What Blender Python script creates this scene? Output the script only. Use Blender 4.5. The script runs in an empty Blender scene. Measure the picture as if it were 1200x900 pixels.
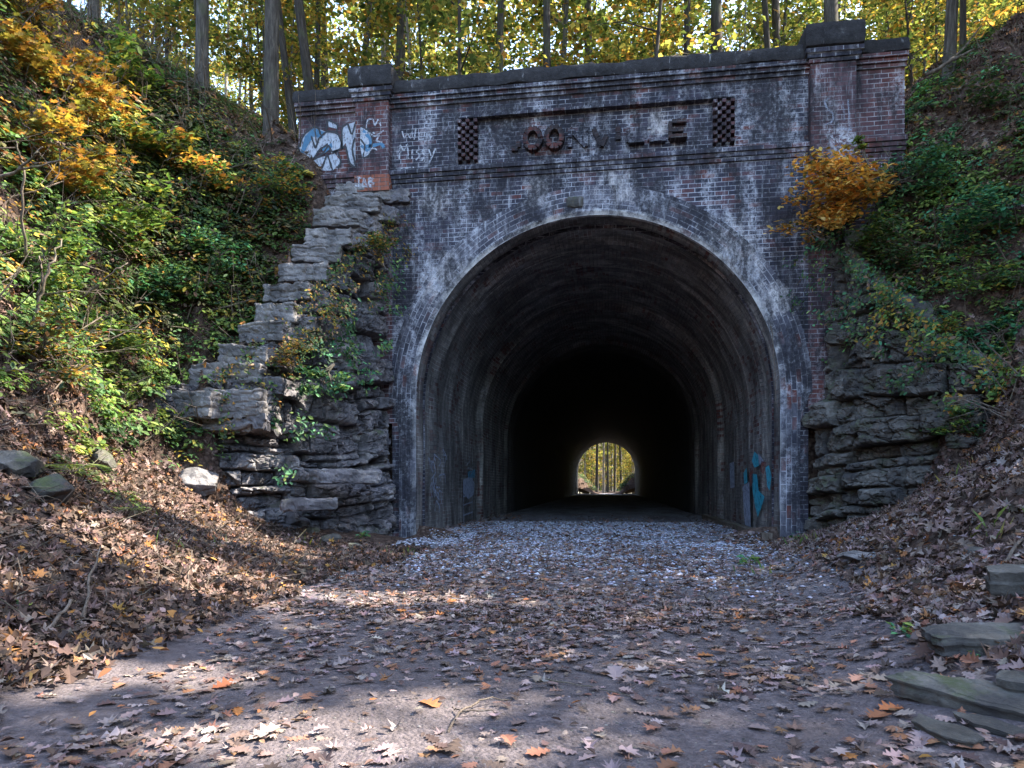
import bpy, math, numpy as np
from mathutils import Vector
R = math.radians
rng = np.random.default_rng(7)
C = bpy.context.scene.collection
# ------------------------------------------------------------------ camera frame
CAM = np.array([0.304, -11.5, 0.9]); TH = R(8.22); F = 789.0; HX, HY = 600.0, 569.0
FW = np.array([-math.sin(TH), math.cos(TH), 0]); RT = np.array([math.cos(TH), math.sin(TH), 0])
def P(px, py, d):
    r = (px-HX)/F*d; return CAM + FW*d + RT*r + np.array([0, 0, (HY-py)/F*d])
def proj(p):
    v = np.asarray(p)-CAM; d = v@FW; d = np.where(np.abs(d) < 1e-3, 1e-3, d)
    return HX+F*(v@RT)/d, HY-F*v[..., 2]/d, d
# ------------------------------------------------------------------ noise
def _h(ix, iy, iz, seed):
    n = (ix.astype(np.int64)*374761393 + iy.astype(np.int64)*668265263 + iz.astype(np.int64)*2147483647 + seed*974711) & 0xffffffff
    n = ((n ^ (n >> 13))*1274126177) & 0xffffffff
    n = ((n ^ (n >> 16))*2246822519) & 0xffffffff
    return ((n ^ (n >> 15)) & 0xffffff)/float(0xffffff)
def vn(p, seed=0):
    p = np.asarray(p, float); i = np.floor(p).astype(np.int64); f = p-i; f = f*f*(3-2*f)
    o = 0
    for a in (0, 1):
        for b in (0, 1):
            for c in (0, 1):
                w = (f[..., 0] if a else 1-f[..., 0])*(f[..., 1] if b else 1-f[..., 1])*(f[..., 2] if c else 1-f[..., 2])
                o = o + w*_h(i[..., 0]+a, i[..., 1]+b, i[..., 2]+c, seed)
    return o*2-1
def fbm(p, oct=4, seed=0):
    p = np.asarray(p, float); o = 0; a = 1.0; t = 0
    for k in range(oct):
        o = o + a*vn(p*2**k + 17.3*k, seed+k); t += a; a *= .5
    return o/t
def n2(x, y, s=1.0, seed=0, oct=3):
    return fbm(np.stack([x*s, y*s, np.zeros_like(x)], -1), oct, seed)
def worley(p, seed=0):
    """nearest cell: returns a hash per cell, offset vector to its centre, edge distance"""
    p = np.asarray(p, float); i0 = np.floor(p).astype(np.int64); best = np.full(p.shape[:-1], 9.); sec = best.copy(); hid = np.zeros(p.shape[:-1]); off = np.zeros(p.shape)
    zr = (-1, 0, 1) if np.ptp(p[..., 2]) > 1e-6 else (0,)
    for a in (-1, 0, 1):
        for b in (-1, 0, 1):
            for c in zr:
                q = i0+np.array([a, b, c]); j = np.stack([_h(q[..., 0], q[..., 1], q[..., 2], seed+k) for k in (1, 2, 3)], -1)
                if len(zr) == 1: j[..., 2] = 0
                d = p-(q+j); r = np.linalg.norm(d, axis=-1); m = r < best
                sec = np.where(m, best, np.minimum(sec, r)); best = np.where(m, r, best); hid = np.where(m, _h(q[..., 0], q[..., 1], q[..., 2], seed+9), hid); off = np.where(m[..., None], d, off)
    return hid, off, sec-best
# ------------------------------------------------------------------ mesh helpers
def mesh_np(name, V, Fs, mat=None, parent=None, col=None, smooth=False, uv=None):
    """V (n,3); Fs list of int arrays (m,k); col (n,3)"""
    V = np.asarray(V, np.float32); me = bpy.data.meshes.new(name)
    Fs = [np.asarray(f, np.int32) for f in (Fs if isinstance(Fs, list) else [Fs]) if len(f)]
    me.vertices.add(len(V)); me.vertices.foreach_set('co', V.ravel())
    li = np.concatenate([f.ravel() for f in Fs]); tot = np.concatenate([np.full(len(f), f.shape[1], np.int32) for f in Fs])
    st = np.concatenate([[0], np.cumsum(tot)[:-1]]).astype(np.int32)
    me.loops.add(len(li)); me.loops.foreach_set('vertex_index', li)
    me.polygons.add(len(tot)); me.polygons.foreach_set('loop_start', st); me.polygons.foreach_set('loop_total', tot)
    me.polygons.foreach_set('use_smooth', np.full(len(tot), bool(smooth)))
    me.update(calc_edges=True)
    if col is not None:
        a = me.color_attributes.new('col', 'FLOAT_COLOR', 'POINT')
        a.data.foreach_set('color', np.concatenate([np.asarray(col, np.float32), np.ones((len(V), 1), np.float32)], 1).ravel())
    if uv is not None:
        u = me.uv_layers.new(name='UVMap'); u.data.foreach_set('uv', np.asarray(uv, np.float32)[li].ravel())
    o = bpy.data.objects.new(name, me); C.objects.link(o)
    if mat: me.materials.append(mat)
    if parent: o.parent = parent; o.matrix_parent_inverse = parent.matrix_basis.inverted() if parent.matrix_basis.translation.length else parent.matrix_parent_inverse
    return o
def tag(o, label=None, cat=None, group=None, kind=None):
    for k, v in (('label', label), ('category', cat), ('group', group), ('kind', kind)):
        if v: o[k] = v
    return o
def empty(name, loc=(0, 0, 0), **k):
    o = bpy.data.objects.new(name, None); C.objects.link(o); o.location = [float(v) for v in loc]
    o.empty_display_size = .2
    return tag(o, **k)
def child(o, parent):
    o.parent = parent; return o
class MB:
    def __init__(s): s.V = []; s.Q = {}; s.n = 0; s.C = []
    def add(s, V, Fs, c=None):
        for f in (Fs if isinstance(Fs, list) else [Fs]):
            f = np.asarray(f)
            if len(f): s.Q.setdefault(f.shape[1], []).append(f+s.n)
        s.V.append(np.asarray(V, float)); s.n += len(V)
        if c is not None: s.C.append(np.broadcast_to(c, (len(V), 3)))
        return s
    def box(s, x0, x1, y0, y1, z0, z1):
        V = [(x, y, z) for z in (z0, z1) for y in (y0, y1) for x in (x0, x1)]
        return s.add(V, np.array([(0, 2, 3, 1), (4, 5, 7, 6), (0, 1, 5, 4), (2, 6, 7, 3), (0, 4, 6, 2), (1, 3, 7, 5)]))
    def build(s, name, mat, parent=None, smooth=False, org=None):
        V = np.concatenate(s.V)
        if org is not None: V = V-np.asarray(org)
        col = np.concatenate(s.C) if s.C else None
        o = mesh_np(name, V, [np.concatenate(q) for q in s.Q.values()], mat, None, col, smooth)
        if parent: o.parent = parent
        return o
def tube(mb, pts, rad, n=7, c=None, cap=True):
    pts = np.asarray(pts, float); m = len(pts); rad = np.broadcast_to(rad, m)
    T = np.gradient(pts, axis=0); T /= np.linalg.norm(T, axis=1)[:, None]+1e-9
    ref = np.array([0, 0, 1.]) if abs(T[0][2]) < .9 else np.array([1., 0, 0])
    A = np.cross(T, ref); A /= np.linalg.norm(A, axis=1)[:, None]+1e-9; B = np.cross(T, A)
    a = np.arange(n)/n*2*math.pi
    V = pts[:, None]+rad[:, None, None]*(np.cos(a)[None, :, None]*A[:, None]+np.sin(a)[None, :, None]*B[:, None])
    i = np.arange(m-1)[:, None]*n; j = np.arange(n)[None]; k = (j+1) % n
    Q = np.stack([i+j, i+k, i+n+k, i+n+j], -1).reshape(-1, 4)
    Fs = [Q]
    if cap: Fs.append(np.array([list(range((m-1)*n, m*n))])); Fs.append(np.array([list(range(n))[::-1]]))
    mb.add(V.reshape(-1, 3), Fs, c)
# leaf templates: verts (x across, y along, z up), faces
def lobed():
    s = [(.05, -.42), (.17, -.35), (.09, -.26), (.30, -.13), (.14, -.04), (.37, .12), (.17, .2), (.25, .35), (.08, .39)]
    V = [(0, -.62, 0), (0, -.5, 0)]+[(0, y, 0) for x, y in s]+[(0, .52, 0)]
    n = len(s); V += [(x, y, .03) for x, y in s]+[(-x, y, .03) for x, y in s]
    T = []; Q = []
    for sg, o in ((1, n+3), (-1, 2*n+3)):
        def t(*f): return f if sg > 0 else f[::-1]
        T.append(t(1, o, 2)); T.append(t(n+1, o+n-1, n+2))
        for i in range(n-1): Q.append(t(2+i, o+i, o+i+1, 3+i))
    return np.array(V, float), [np.array(T), np.array(Q)]
def maple():
    a = [(-.04, -.5), (.28, -.42), (.14, -.2), (.5, -.05), (.22, .08), (.36, .36), (.12, .24), (0, .55), (-.12, .24), (-.36, .36), (-.22, .08), (-.5, -.05), (-.14, -.2), (-.28, -.42)]
    V = [(0, 0, -.03)]+[(x, y, .02) for x, y in a]; n = len(a)
    return np.array(V, float), [np.array([(0, 1+i, 1+(i+1) % n) for i in range(n)])]
def oval():
    V = [(0, -.5, 0), (.24, -.15, .06), (.2, .2, .05), (0, .52, -.02), (-.2, .2, .05), (-.24, -.15, .06)]
    return np.array(V, float), [np.array([(0, 1, 2, 3), (0, 3, 4, 5)])]
def quadleaf():
    return np.array([(0, -.5, 0), (.33, 0, .07), (0, .5, 0), (-.33, 0, .07)], float), [np.array([(0, 1, 2, 3)])]
LOBED, MAPLE, OVAL, QUAD = lobed(), maple(), oval(), quadleaf()
def pal(n, spec, jit=.25):
    w = np.array([s[1] for s in spec], float); w /= w.sum(); c = np.array([s[0] for s in spec], float)
    k = rng.choice(len(spec), n, p=w); return np.clip(c[k]*(1+jit*rng.uniform(-1, 1, (n, 1)))*(1+.08*rng.uniform(-1, 1, (n, 3))), 0, 1)
def leaves(mb, pos, nrm, size, tmpl, col, curl=0.0, yaw=None):
    V, Fs = tmpl; n = len(pos); m = len(V); pos = np.asarray(pos, float)
    N = np.asarray(nrm, float)/(np.linalg.norm(nrm, axis=1)[:, None]+1e-9)
    ref = np.where(np.abs(N[:, 2:3]) > .95, np.array([[1., 0, 0]]), np.array([[0, 0, 1.]]))
    A = np.cross(ref, N); A /= np.linalg.norm(A, axis=1)[:, None]+1e-9; B = np.cross(N, A)
    t = rng.uniform(0, 2*math.pi, n) if yaw is None else yaw
    X = A*np.cos(t)[:, None]+B*np.sin(t)[:, None]; Y = -A*np.sin(t)[:, None]+B*np.cos(t)[:, None]
    s = np.broadcast_to(size, n)[:, None, None]
    cz = V[None, :, 2]+(np.asarray(curl)*np.ones(n))[:, None]*(V[None, :, 0]**2*2.2)+rng.uniform(-.8, .8, (n, 1))*V[None, :, 1]**2*abs(np.asarray(curl)*np.ones(n))[:, None]
    asp = rng.uniform(.8, 1.2, (n, 1))
    W = pos[:, None]+s*((V[None, :, 0]*asp)[..., None]*X[:, None]+V[None, :, 1, None]*Y[:, None]+cz[..., None]*N[:, None])
    off = (np.arange(n)*m)[:, None, None]
    mb.add(W.reshape(-1, 3), [(f[None]+off).reshape(-1, f.shape[1]) for f in Fs], None)
    mb.C.append(np.repeat(col, m, 0))
# ------------------------------------------------------------------ terrain
def polyl(pts, step=.05):
    pts = np.asarray(pts, float); d = np.r_[0, np.cumsum(np.linalg.norm(np.diff(pts[:, :2], axis=0), axis=1))]
    n = int(d[-1]/step)+1; s = np.linspace(0, d[-1], n)
    return s, np.stack([np.interp(s, d, pts[:, k]) for k in range(pts.shape[1])], 1)
# cliff lines: x, y, z foot, z top
LC = [(-3.36, .02, .0, 5.7), (-3.42, -.35, .05, 5.3), (-3.8, -1.05, .2, 4.5), (-4.45, -1.95, .35, 3.35), (-5.0, -2.55, .55, 2.45), (-5.55, -2.9, 1.1, 2.3), (-6.05, -2.95, 1.6, 2.25)]
RC = [(3.36, .02, -.05, 5.0), (3.45, -.5, .05, 4.7), (3.85, -.95, .35, 4.0), (4.25, -1.3, .58, 3.5), (4.75, -1.75, 1.0, 2.7), (5.35, -2.1, 1.4, 2.3), (6.3, -2.6, 2.0, 2.5)]
ctl = []
for Y in (-30, -20, -16, -13, -11, -9, -7.5, -6, -4.5, -3, -1.5, -.4, .2):
    for X in ((-1.9, -.8, .4, 1.3) if Y < -5 else (-2.2, -1.1, 0, 1.1, 2.1)): ctl.append((X, Y, 0.0))
ctl += [(-2.4, -13, .03), (-2.45, -8.8, .03), (-2.5, -6.4, .04), (-3.1, -4.4, .08), (-3.4, -13, .55), (-3.5, -8.8, .6), (-3.6, -6.4, .55), (-3.7, -5.2, .4),
        (-4.6, -8.8, 1.1), (-4.7, -13, 1.1), (-4.7, -6.0, 1.05), (-4.1, -3.9, .25), (-3.3, -2.2, .1), (-2.9, -1.0, .05), (-4.9, -3.6, .55), (-5.2, -4.3, .75),
        (-5.55, -3.4, 1.1), (-6.2, -3.5, 1.8), (-5.1, -5.2, 1.15)]
for X, z in ((-5.3, 2.1), (-6.2, 4.0), (-7.2, 6.3), (-9, 8.8), (-13, 11.5), (-25, 16)):
    for Y in (-30, -18, -13, -10, -8): ctl.append((X, Y, z))
ctl += [tuple(P(*q)) for q in [(0, 200, 8), (0, 350, 6.8), (0, 440, 6.1), (0, 20, 9.4), (150, 400, 9.3), (150, 300, 10), (150, 200, 10.6), (150, 60, 12.3), (230, 330, 10.5), (230, 210, 11.4), (300, 200, 12),
                                     (235, 112, 12.3), (320, 140, 12.4), (80, 260, 8.8), (80, 120, 10.2), (80, 430, 7.2), (180, 440, 8.9), (285, 345, 10.2), (240, 400, 9.6), (340, 270, 11), (375, 215, 11.9),
                                     (60, 10, 11.2), (190, 130, 11.7)]]
ctl += [(-6, 0.3, 7.0), (-7.2, .4, 8.3), (-8.6, .4, 9.3), (-10, 0.4, 9.9), (-14, .4, 12), (-14, -3.5, 11.8), (-25, .4, 17), (-25, -4, 16.5)]
ctl += [(1.7, -9, .03), (1.5, -13, .0), (2.3, -7.9, .33), (2.4, -9.5, .38), (2.4, -13, .35), (3.3, -6, 1.0), (3.3, -9, .95), (3.4, -13, .95), (2.2, -4, .08), (2.9, -4, .42), (4, -4, 1.05), (2.9, -.6, .0), (3.1, -2.0, .2),
        (2.2, -6, .1), (5.2, -5, 1.6), (5.2, -8, 1.7), (5.4, -13, 1.8), (5.2, -3.2, 1.6), (6.4, -4.2, 2.3)]
for X, z in ((7, 3.0), (9, 5.6), (12, 8.5), (25, 14)):
    for Y in (-30, -18, -13, -9, -6): ctl.append((X, Y, z))
ctl += [tuple(P(*q)) for q in [(1200, 0, 11), (1100, 100, 11), (1065, 172, 10.8), (1200, 200, 9.6), (1200, 330, 8.4), (1120, 440, 9.1), (1200, 440, 7.9), (1200, 530, 6.3), (1100, 556, 9.0), (1160, 540, 8),
                                     (1190, 700, 3.6), (1200, 600, 4.9), (1040, 603, 9.4), (1120, 300, 9.9), (1120, 200, 10.4), (1040, 220, 10.75), (985, 235, 11.0), (1050, 330, 10.3)]]
ctl += [(5.2, .3, 6.9), (6.7, .3, 8.4), (9, .3, 9.6), (12, .4, 11), (25, .4, 16), (9.5, -3, 8.2), (13, -3, 10.5)]
for L, sg in ((LC, 1), (RC, -1)):
    s, q = polyl(L, .4)
    T = np.gradient(q[:, :2], axis=0); T /= np.linalg.norm(T, axis=1)[:, None]
    Nn = np.stack([-T[:, 1], T[:, 0]], 1)*sg          # outward (towards the track)
    for i in range(len(s)):
        f = q[i, :2]+Nn[i]*.12; ctl.append((f[0], f[1], q[i, 2]))
        f = q[i, :2]-Nn[i]*.38; ctl.append((f[0], f[1], q[i, 2]-.15))
        f = q[i, :2]-Nn[i]*1.05
        if f[1] < .25: ctl.append((f[0], f[1], q[i, 3]-.15))
        elif abs(f[0]) > 3.9: ctl.append((f[0], .2, q[i, 3]-.15))
ctl = np.array(ctl, float)
def rbf_fit(c):
    d = np.linalg.norm(c[:, None, :2]-c[None, :, :2], axis=2); A = d+np.eye(len(c))*-.02
    n = len(c); M = np.zeros((n+3, n+3)); M[:n, :n] = A; M[:n, n] = 1; M[:n, n+1:] = c[:, :2]; M[n, :n] = 1; M[n+1:, :n] = c[:, :2].T
    return np.linalg.solve(M, np.r_[c[:, 2], 0, 0, 0])
W_ = rbf_fit(ctl)
def hf(X, Y):
    X = np.ravel(X).astype(float); Y = np.ravel(Y).astype(float); o = np.empty(len(X))
    for k in range(0, len(X), 20000):
        x = X[k:k+20000]; y = Y[k:k+20000]
        d = np.sqrt((x[:, None]-ctl[None, :, 0])**2+(y[:, None]-ctl[None, :, 1])**2)
        o[k:k+20000] = d@W_[:-3]+W_[-3]+W_[-2]*x+W_[-1]*y
    return o
def sst(a, b, x): t = np.clip((x-a)/(b-a), 0, 1); return t*t*(3-2*t)
def H(X, Y):
    X = np.atleast_1d(np.asarray(X, float)); Y = np.atleast_1d(np.asarray(Y, float))
    fr = np.zeros(len(X)); m = Y < .3
    if m.any():
        fr[m] = hf(np.clip(X[m], -26, 26), np.clip(Y[m], -30, .25))
    XL = np.maximum(-5.2-X, 0); XR = np.maximum(X-5.1, 0)
    top = 7.42+np.minimum(Y, 40)*.07+np.where(XL > 0, .9*np.minimum(XL, 1)+.55*np.maximum(np.minimum(XL, 12)-1, 0), 0)+np.where(XR > 0, 1.0*np.minimum(XR, 1.5)+.5*np.maximum(np.minimum(XR, 14)-1.5, 0), 0)
    ex = np.abs(X+.0); far = np.clip((ex-2.7)*.55, 0, 7.5)
    far = np.maximum(far, 1.9*sst(.9, 3.1, ex)*sst(58, 59.5, Y)*(1-sst(64, 70, Y))); far = far*(1-.75*sst(64, 74, Y)) + np.maximum(Y-122, 0)*.25
    far = np.minimum(far, 26)
    t = sst(57.6, 58.4, Y) if True else 0
    rear = np.where(ex < 4.6, np.where(Y > 58.2, far, top), top*(1-sst(58, 70, Y))+far*sst(58, 70, Y))
    sd = (Y >= .3) & (Y < 3.2) & (ex > 4.7)
    if sd.any():
        tb = sst(.3, 3.2, Y[sd]); rear = rear.copy(); rear[sd] = hf(np.clip(X[sd], -26, 26), np.full(sd.sum(), .25))*(1-tb)+rear[sd]*tb
    z = np.where(Y < .3, fr, rear)
    corr = np.exp(-np.maximum(np.abs(X)-2, 0)**2/1.5)*(Y < .3)
    z = z+n2(X, Y, .9, 3, 3)*.10*(1-corr)+n2(X, Y, 3.1, 5, 3)*(.055-.035*corr)
    return z
def Hn(X, Y, e=.06):
    zx = (H(X+e, Y)-H(X-e, Y))/(2*e); zy = (H(X, Y+e)-H(X, Y-e))/(2*e)
    n = np.stack([-zx, -zy, np.ones_like(zx)], 1); return n/np.linalg.norm(n, axis=1)[:, None]
def hit(px, py):
    d = np.arange(1.2, 16, .03); p = np.array([P(px, py, v) for v in d]); z = H(p[:, 0], p[:, 1])
    k = np.where((p[:, 2] < z) & (p[:, 1] < .25))[0]
    return p[k[0]] if len(k) else None
def axis(segs):
    o = []
    for a, b, st in segs: o += list(np.arange(a, b-1e-6, st))
    return np.array(o+[segs[-1][1]])
# ------------------------------------------------------------------ material helpers
def newmat(name):
    m = bpy.data.materials.new(name); m.use_nodes = True; nt = m.node_tree; nt.nodes.clear()
    return m, nt
class G:
    def __init__(s, name):
        s.m, s.t = newmat(name); s.out = s.t.nodes.new('ShaderNodeOutputMaterial')
    def n(s, typ, ins={}, **kw):
        nd = s.t.nodes.new(typ)
        for k, v in kw.items(): setattr(nd, k, v)
        for k, v in ins.items(): s.set(nd.inputs[k], v)
        return nd
    def set(s, sock, v):
        if isinstance(v, bpy.types.NodeSocket): s.t.links.new(v, sock)
        elif isinstance(v, bpy.types.Node): s.t.links.new(v.outputs[0], sock)
        else:
            if sock.type == 'RGBA' and len(v) == 3: v = (*v, 1)
            sock.default_value = v
    def math(s, op, a, b=0.0, c=None, clamp=False):
        nd = s.n('ShaderNodeMath', {0: a, 1: b}, operation=op, use_clamp=clamp)
        if c is not None: s.set(nd.inputs[2], c)
        return nd.outputs[0]
    def mix(s, f, a, b, mode='MIX'):
        nd = s.n('ShaderNodeMix', data_type='RGBA', blend_type=mode)
        s.set(nd.inputs[0], f); s.set(nd.inputs[6], a); s.set(nd.inputs[7], b); return nd.outputs[2]
    def noise(s, vec, scale, detail=4, rough=.55, dist=0.0):
        return s.n('ShaderNodeTexNoise', {'Vector': vec, 'Scale': scale, 'Detail': detail, 'Roughness': rough, 'Distortion': dist}).outputs[0]
    def ramp(s, f, stops, interp='LINEAR'):
        nd = s.n('ShaderNodeValToRGB', {0: f}); cr = nd.color_ramp; cr.interpolation = interp
        while len(cr.elements) < len(stops): cr.elements.new(.5)
        for e, (p, c) in zip(cr.elements, stops):
            e.position = p; e.color = (c, c, c, 1) if not hasattr(c, '__len__') else (*c, 1)
        return nd.outputs[0]
    def mapv(s, vec, sc=(1, 1, 1), loc=(0, 0, 0)):
        return s.n('ShaderNodeMapping', {'Vector': vec, 'Scale': sc, 'Location': loc}).outputs[0]
    def bsdf(s, col, rough=.85, bump=None, bs=.4, bd=.02, spec=.3, nrm=None):
        b = s.n('ShaderNodeBsdfPrincipled', {'Base Color': col, 'Roughness': rough, 'Specular IOR Level': spec})
        if bump is not None:
            bn = s.n('ShaderNodeBump', {'Height': bump, 'Strength': bs, 'Distance': bd}); s.set(b.inputs['Normal'], bn)
        s.set(s.out.inputs[0], b); return s.m
    def obj(s): return s.n('ShaderNodeTexCoord').outputs['Object']
    def geo(s): return s.n('ShaderNodeNewGeometry').outputs['Position']
def brick_col(g, vec2, pos, c1, c2, mortar, white=.5, red=.2, bw=.215, rh=.075, seedoff=0, streak=(1.2, 1.2, .35), sootk=.74):
    """brick courses, lime bloom and sooty patches; returns colour, height"""
    wob = g.n('ShaderNodeVectorMath', {0: g.mapv(g.n('ShaderNodeTexNoise', {'Vector': vec2, 'Scale': 2.3, 'Detail': 3}).outputs[1], (.018, .018, 0)), 1: vec2}, operation='ADD').outputs[0]
    b = g.n('ShaderNodeTexBrick', {'Vector': wob, 'Color1': c1, 'Color2': c2, 'Mortar': mortar, 'Scale': 1.0, 'Mortar Size': .007, 'Mortar Smooth': .25, 'Bias': -.1, 'Brick Width': bw, 'Row Height': rh})
    b.offset = .5
    # extra random tint for single bricks
    b2 = g.n('ShaderNodeTexBrick', {'Vector': wob, 'Color1': (0, 0, 0), 'Color2': (1, 1, 1), 'Mortar': (.4, .4, .4), 'Scale': 1.0, 'Mortar Size': .006, 'Brick Width': bw, 'Row Height': rh, 'Bias': 0.0})
    b2.offset = .5
    redm = g.math('MULTIPLY', g.ramp(g.noise(pos, 1.1, 5, .6), [(.45, 0), (.62, 1)]), g.math('GREATER_THAN', b2.outputs[0], 1-min(red*1.6, .98)))
    fac = b.outputs['Fac']
    col = g.mix(g.math('MULTIPLY', redm, g.math('SUBTRACT', 1.0, fac)), b.outputs[0], (.13, .042, .035))
    fine = g.noise(pos, 28, 4, .7)
    col = g.mix(.45, col, g.ramp(fine, [(.3, .35), (.7, .95)]), 'MULTIPLY')
    # mortar washed out or sooted over in places
    ms = g.ramp(g.noise(g.mapv(pos, (1, 1, 1), (5+seedoff, 2, 1)), 1.6, 5, .65), [(.40, 0), (.60, 1)])
    col = g.mix(g.math('MULTIPLY', g.math('MULTIPLY', fac, g.math('SUBTRACT', 1.0, ms)), .85), col, (.030, .030, .040))
    # lime bloom
    l1 = g.ramp(g.noise(g.mapv(pos, streak, (seedoff, 0, 0)), 1.5, 8, .68, .4), [(.62-.16*white, 0), (.78-.12*white, 1)])
    l2 = g.ramp(g.noise(pos, 11, 8, .82), [(.46, 0), (.56, 1)])
    sepz = g.n('ShaderNodeSeparateXYZ', {0: pos}).outputs[2]
    zb = g.ramp(g.math('DIVIDE', sepz, 10.0), [(.40, .25), (.618, 1), (.626, .35), (.67, .3), (.75, .9), (.77, .3)])
    dr = g.ramp(g.noise(g.mapv(pos, (7, 7, .42), (seedoff+2, 0, 0)), 1.6, 7, .75, .3), [(.56, 0), (.64, 1)])
    if white > .9:
        sx_ = g.n('ShaderNodeSeparateXYZ', {0: pos}).outputs[0]; tot = None
        for hx, hz, hr in ((2.3, 4.75, .85), (.45, 5.95, .45), (-2.55, 4.55, .7), (-.9, 5.95, .4), (3.0, 3.9, .5), (-2.7, 5.9, .5), (1.1, 7.0, .35)):
            dd_ = g.math('SQRT', g.math('ADD', g.math('POWER', g.math('SUBTRACT', sx_, hx), 2.0), g.math('POWER', g.math('SUBTRACT', sepz, hz), 2.0)))
            mk_ = g.math('SUBTRACT', 1.0, g.math('DIVIDE', dd_, hr), clamp=True); tot = mk_ if tot is None else g.math('MAXIMUM', tot, mk_)
        hm_ = g.ramp(g.math('ADD', g.noise(pos, 5, 8, .8), g.math('MULTIPLY', tot, .26)), [(.57, 0), (.72, 1)])
        hm_ = g.math('MULTIPLY', hm_, g.ramp(g.noise(g.mapv(pos, (1, 1, .6)), 17, 8, .85), [(.40, .15), (.56, 1)]))
        col = g.mix(g.math('MULTIPLY', hm_, .8), col, (.58, .56, .56))
    dr = g.math('MULTIPLY', g.math('MULTIPLY', dr, zb), g.ramp(g.noise(pos, 6, 6, .8), [(.40, 0), (.56, 1)]))
    col = g.mix(g.math('MULTIPLY', g.math('MULTIPLY', l1, l2), .85), col, (.52, .54, .60))
    col = g.mix(g.math('MULTIPLY', dr, .8*min(1, white+.1)), col, (.50, .52, .57))
    s1 = g.ramp(g.noise(g.mapv(pos, (2.0, 2.0, .75), (seedoff+9, 3, 0)), 1.2, 8, .72, .3), [(.44, 0), (.56, 1)])
    s1 = g.math('MULTIPLY', s1, g.ramp(g.noise(pos, 15, 7, .8), [(.36, .35), (.52, 1)]))
    col = g.mix(g.math('MULTIPLY', s1, min(1, sootk+.15)), col, (.014, .014, .019))
    h = g.math('ADD', g.math('MULTIPLY', g.math('SUBTRACT', 1.0, fac), .7), g.math('MULTIPLY', fine, .45))
    return col, h, fac
def xz(g, pos):
    sp = g.n('ShaderNodeSeparateXYZ', {0: pos}); return g.n('ShaderNodeCombineXYZ', {0: sp.outputs[0], 1: sp.outputs[2], 2: 0.0}).outputs[0], sp
M = {}
def mk_brick(name, c1, c2, mort, white, red, so=0):
    g = G(name); pos = g.geo(); v, _ = xz(g, pos)
    col, h, _f = brick_col(g, v, pos, c1, c2, mort, white, red, seedoff=so)
    M[name] = g.bsdf(col, .88, h, .7, .012)
mk_brick('sooty_brick', (.026, .028, .046), (.078, .070, .098), (.40, .42, .48), .95, .16)
mk_brick('red_brick', (.075, .042, .052), (.125, .078, .09), (.34, .33, .36), .6, .5, 3)
mk_brick('letter_brick', (.035, .025, .026), (.075, .042, .038), (.12, .11, .11), .3, .3, 8)
mk_brick('orange_brick', (.26, .085, .05), (.32, .12, .08), (.2, .15, .13), .2, .6, 8)
g = G('ring_brick'); uv = g.n('ShaderNodeUVMap').outputs[0]; pos = g.geo()
col, h, _f = brick_col(g, uv, pos, (.045, .048, .07), (.12, .12, .15), (.42, .43, .48), 1.0, .1, bw=.22, rh=.083, seedoff=4, streak=(1, 1, .8))
ry_ = g.n('ShaderNodeSeparateXYZ', {0: uv}).outputs[1]
edge_ = g.math('MULTIPLY', g.ramp(g.math('ADD', g.math('SUBTRACT', ry_, 3.07), g.math('MULTIPLY', g.noise(pos, 5, 7, .8), .35)), [(.17, 1), (.25, .0)]), g.ramp(g.noise(pos, 2.2, 7, .75), [(.44, .1), (.56, 1)]))
edge_ = g.math('MULTIPLY', edge_, g.ramp(g.math('DIVIDE', g.n('ShaderNodeSeparateXYZ', {0: pos}).outputs[2], 10.0), [(.2, .3), (.32, 1)]))
col = g.mix(g.math('MULTIPLY', edge_, .85), col, (.62, .63, .64))
M['ring_brick'] = g.bsdf(col, .88, h, .6, .012)
g = G('lining'); uv = g.n('ShaderNodeUVMap').outputs[0]; pos = g.geo()
sp = g.n('ShaderNodeSeparateXYZ', {0: pos})
col, h, _f = brick_col(g, uv, pos, (.21, .20, .195), (.33, .31, .29), (.44, .44, .44), .3, .25, bw=.22, rh=.077, seedoff=14, streak=(1, 1, 1), sootk=.45)
# run marks that follow the ring joints: quick along the bore, slow round the arch
st = g.noise(g.mapv(uv, (7.0, .28, 1)), 1.0, 6, .7, .25)
st2 = g.noise(g.mapv(uv, (2.2, .5, 1), (3, 1, 0)), 1.0, 5, .6, .6)
pk = g.noise(pos, 14, 5, .75)
mk = g.math('MULTIPLY', g.ramp(st, [(.52, 0), (.68, 1)]), g.ramp(pk, [(.38, 0), (.6, 1)]))
col = g.mix(g.math('MULTIPLY', mk, .85), col, (.58, .56, .50))
col = g.mix(g.math('MULTIPLY', g.ramp(st2, [(.45, 0), (.62, 1)]), .55), col, (.028, .026, .026))
wh = g.math('MULTIPLY', g.ramp(g.noise(g.mapv(uv, (5.5, 1.6, 1), (11, 4, 0)), 1.0, 7, .75), [(.60, 0), (.66, 1)]), g.ramp(g.noise(pos, 1.0, 2), [(.45, 0), (.6, 1)]))
col = g.mix(g.math('MULTIPLY', wh, .8), col, (.42, .42, .38))
blacking = g.ramp(g.math('DIVIDE', sp.outputs[1], 60.0), [(.15, 0), (.19, 1)])  # lining colour turns near black deeper in the bore
col = g.mix(g.math('MULTIPLY', blacking, .93), col, (.006, .006, .006))
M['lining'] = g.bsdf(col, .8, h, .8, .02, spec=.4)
g = G('coping'); pos = g.geo()
c = g.ramp(g.noise(pos, 4.5, 9, .8), [(.35, (.010, .010, .012)), (.58, (.032, .032, .036)), (.78, (.13, .13, .135))])
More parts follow.
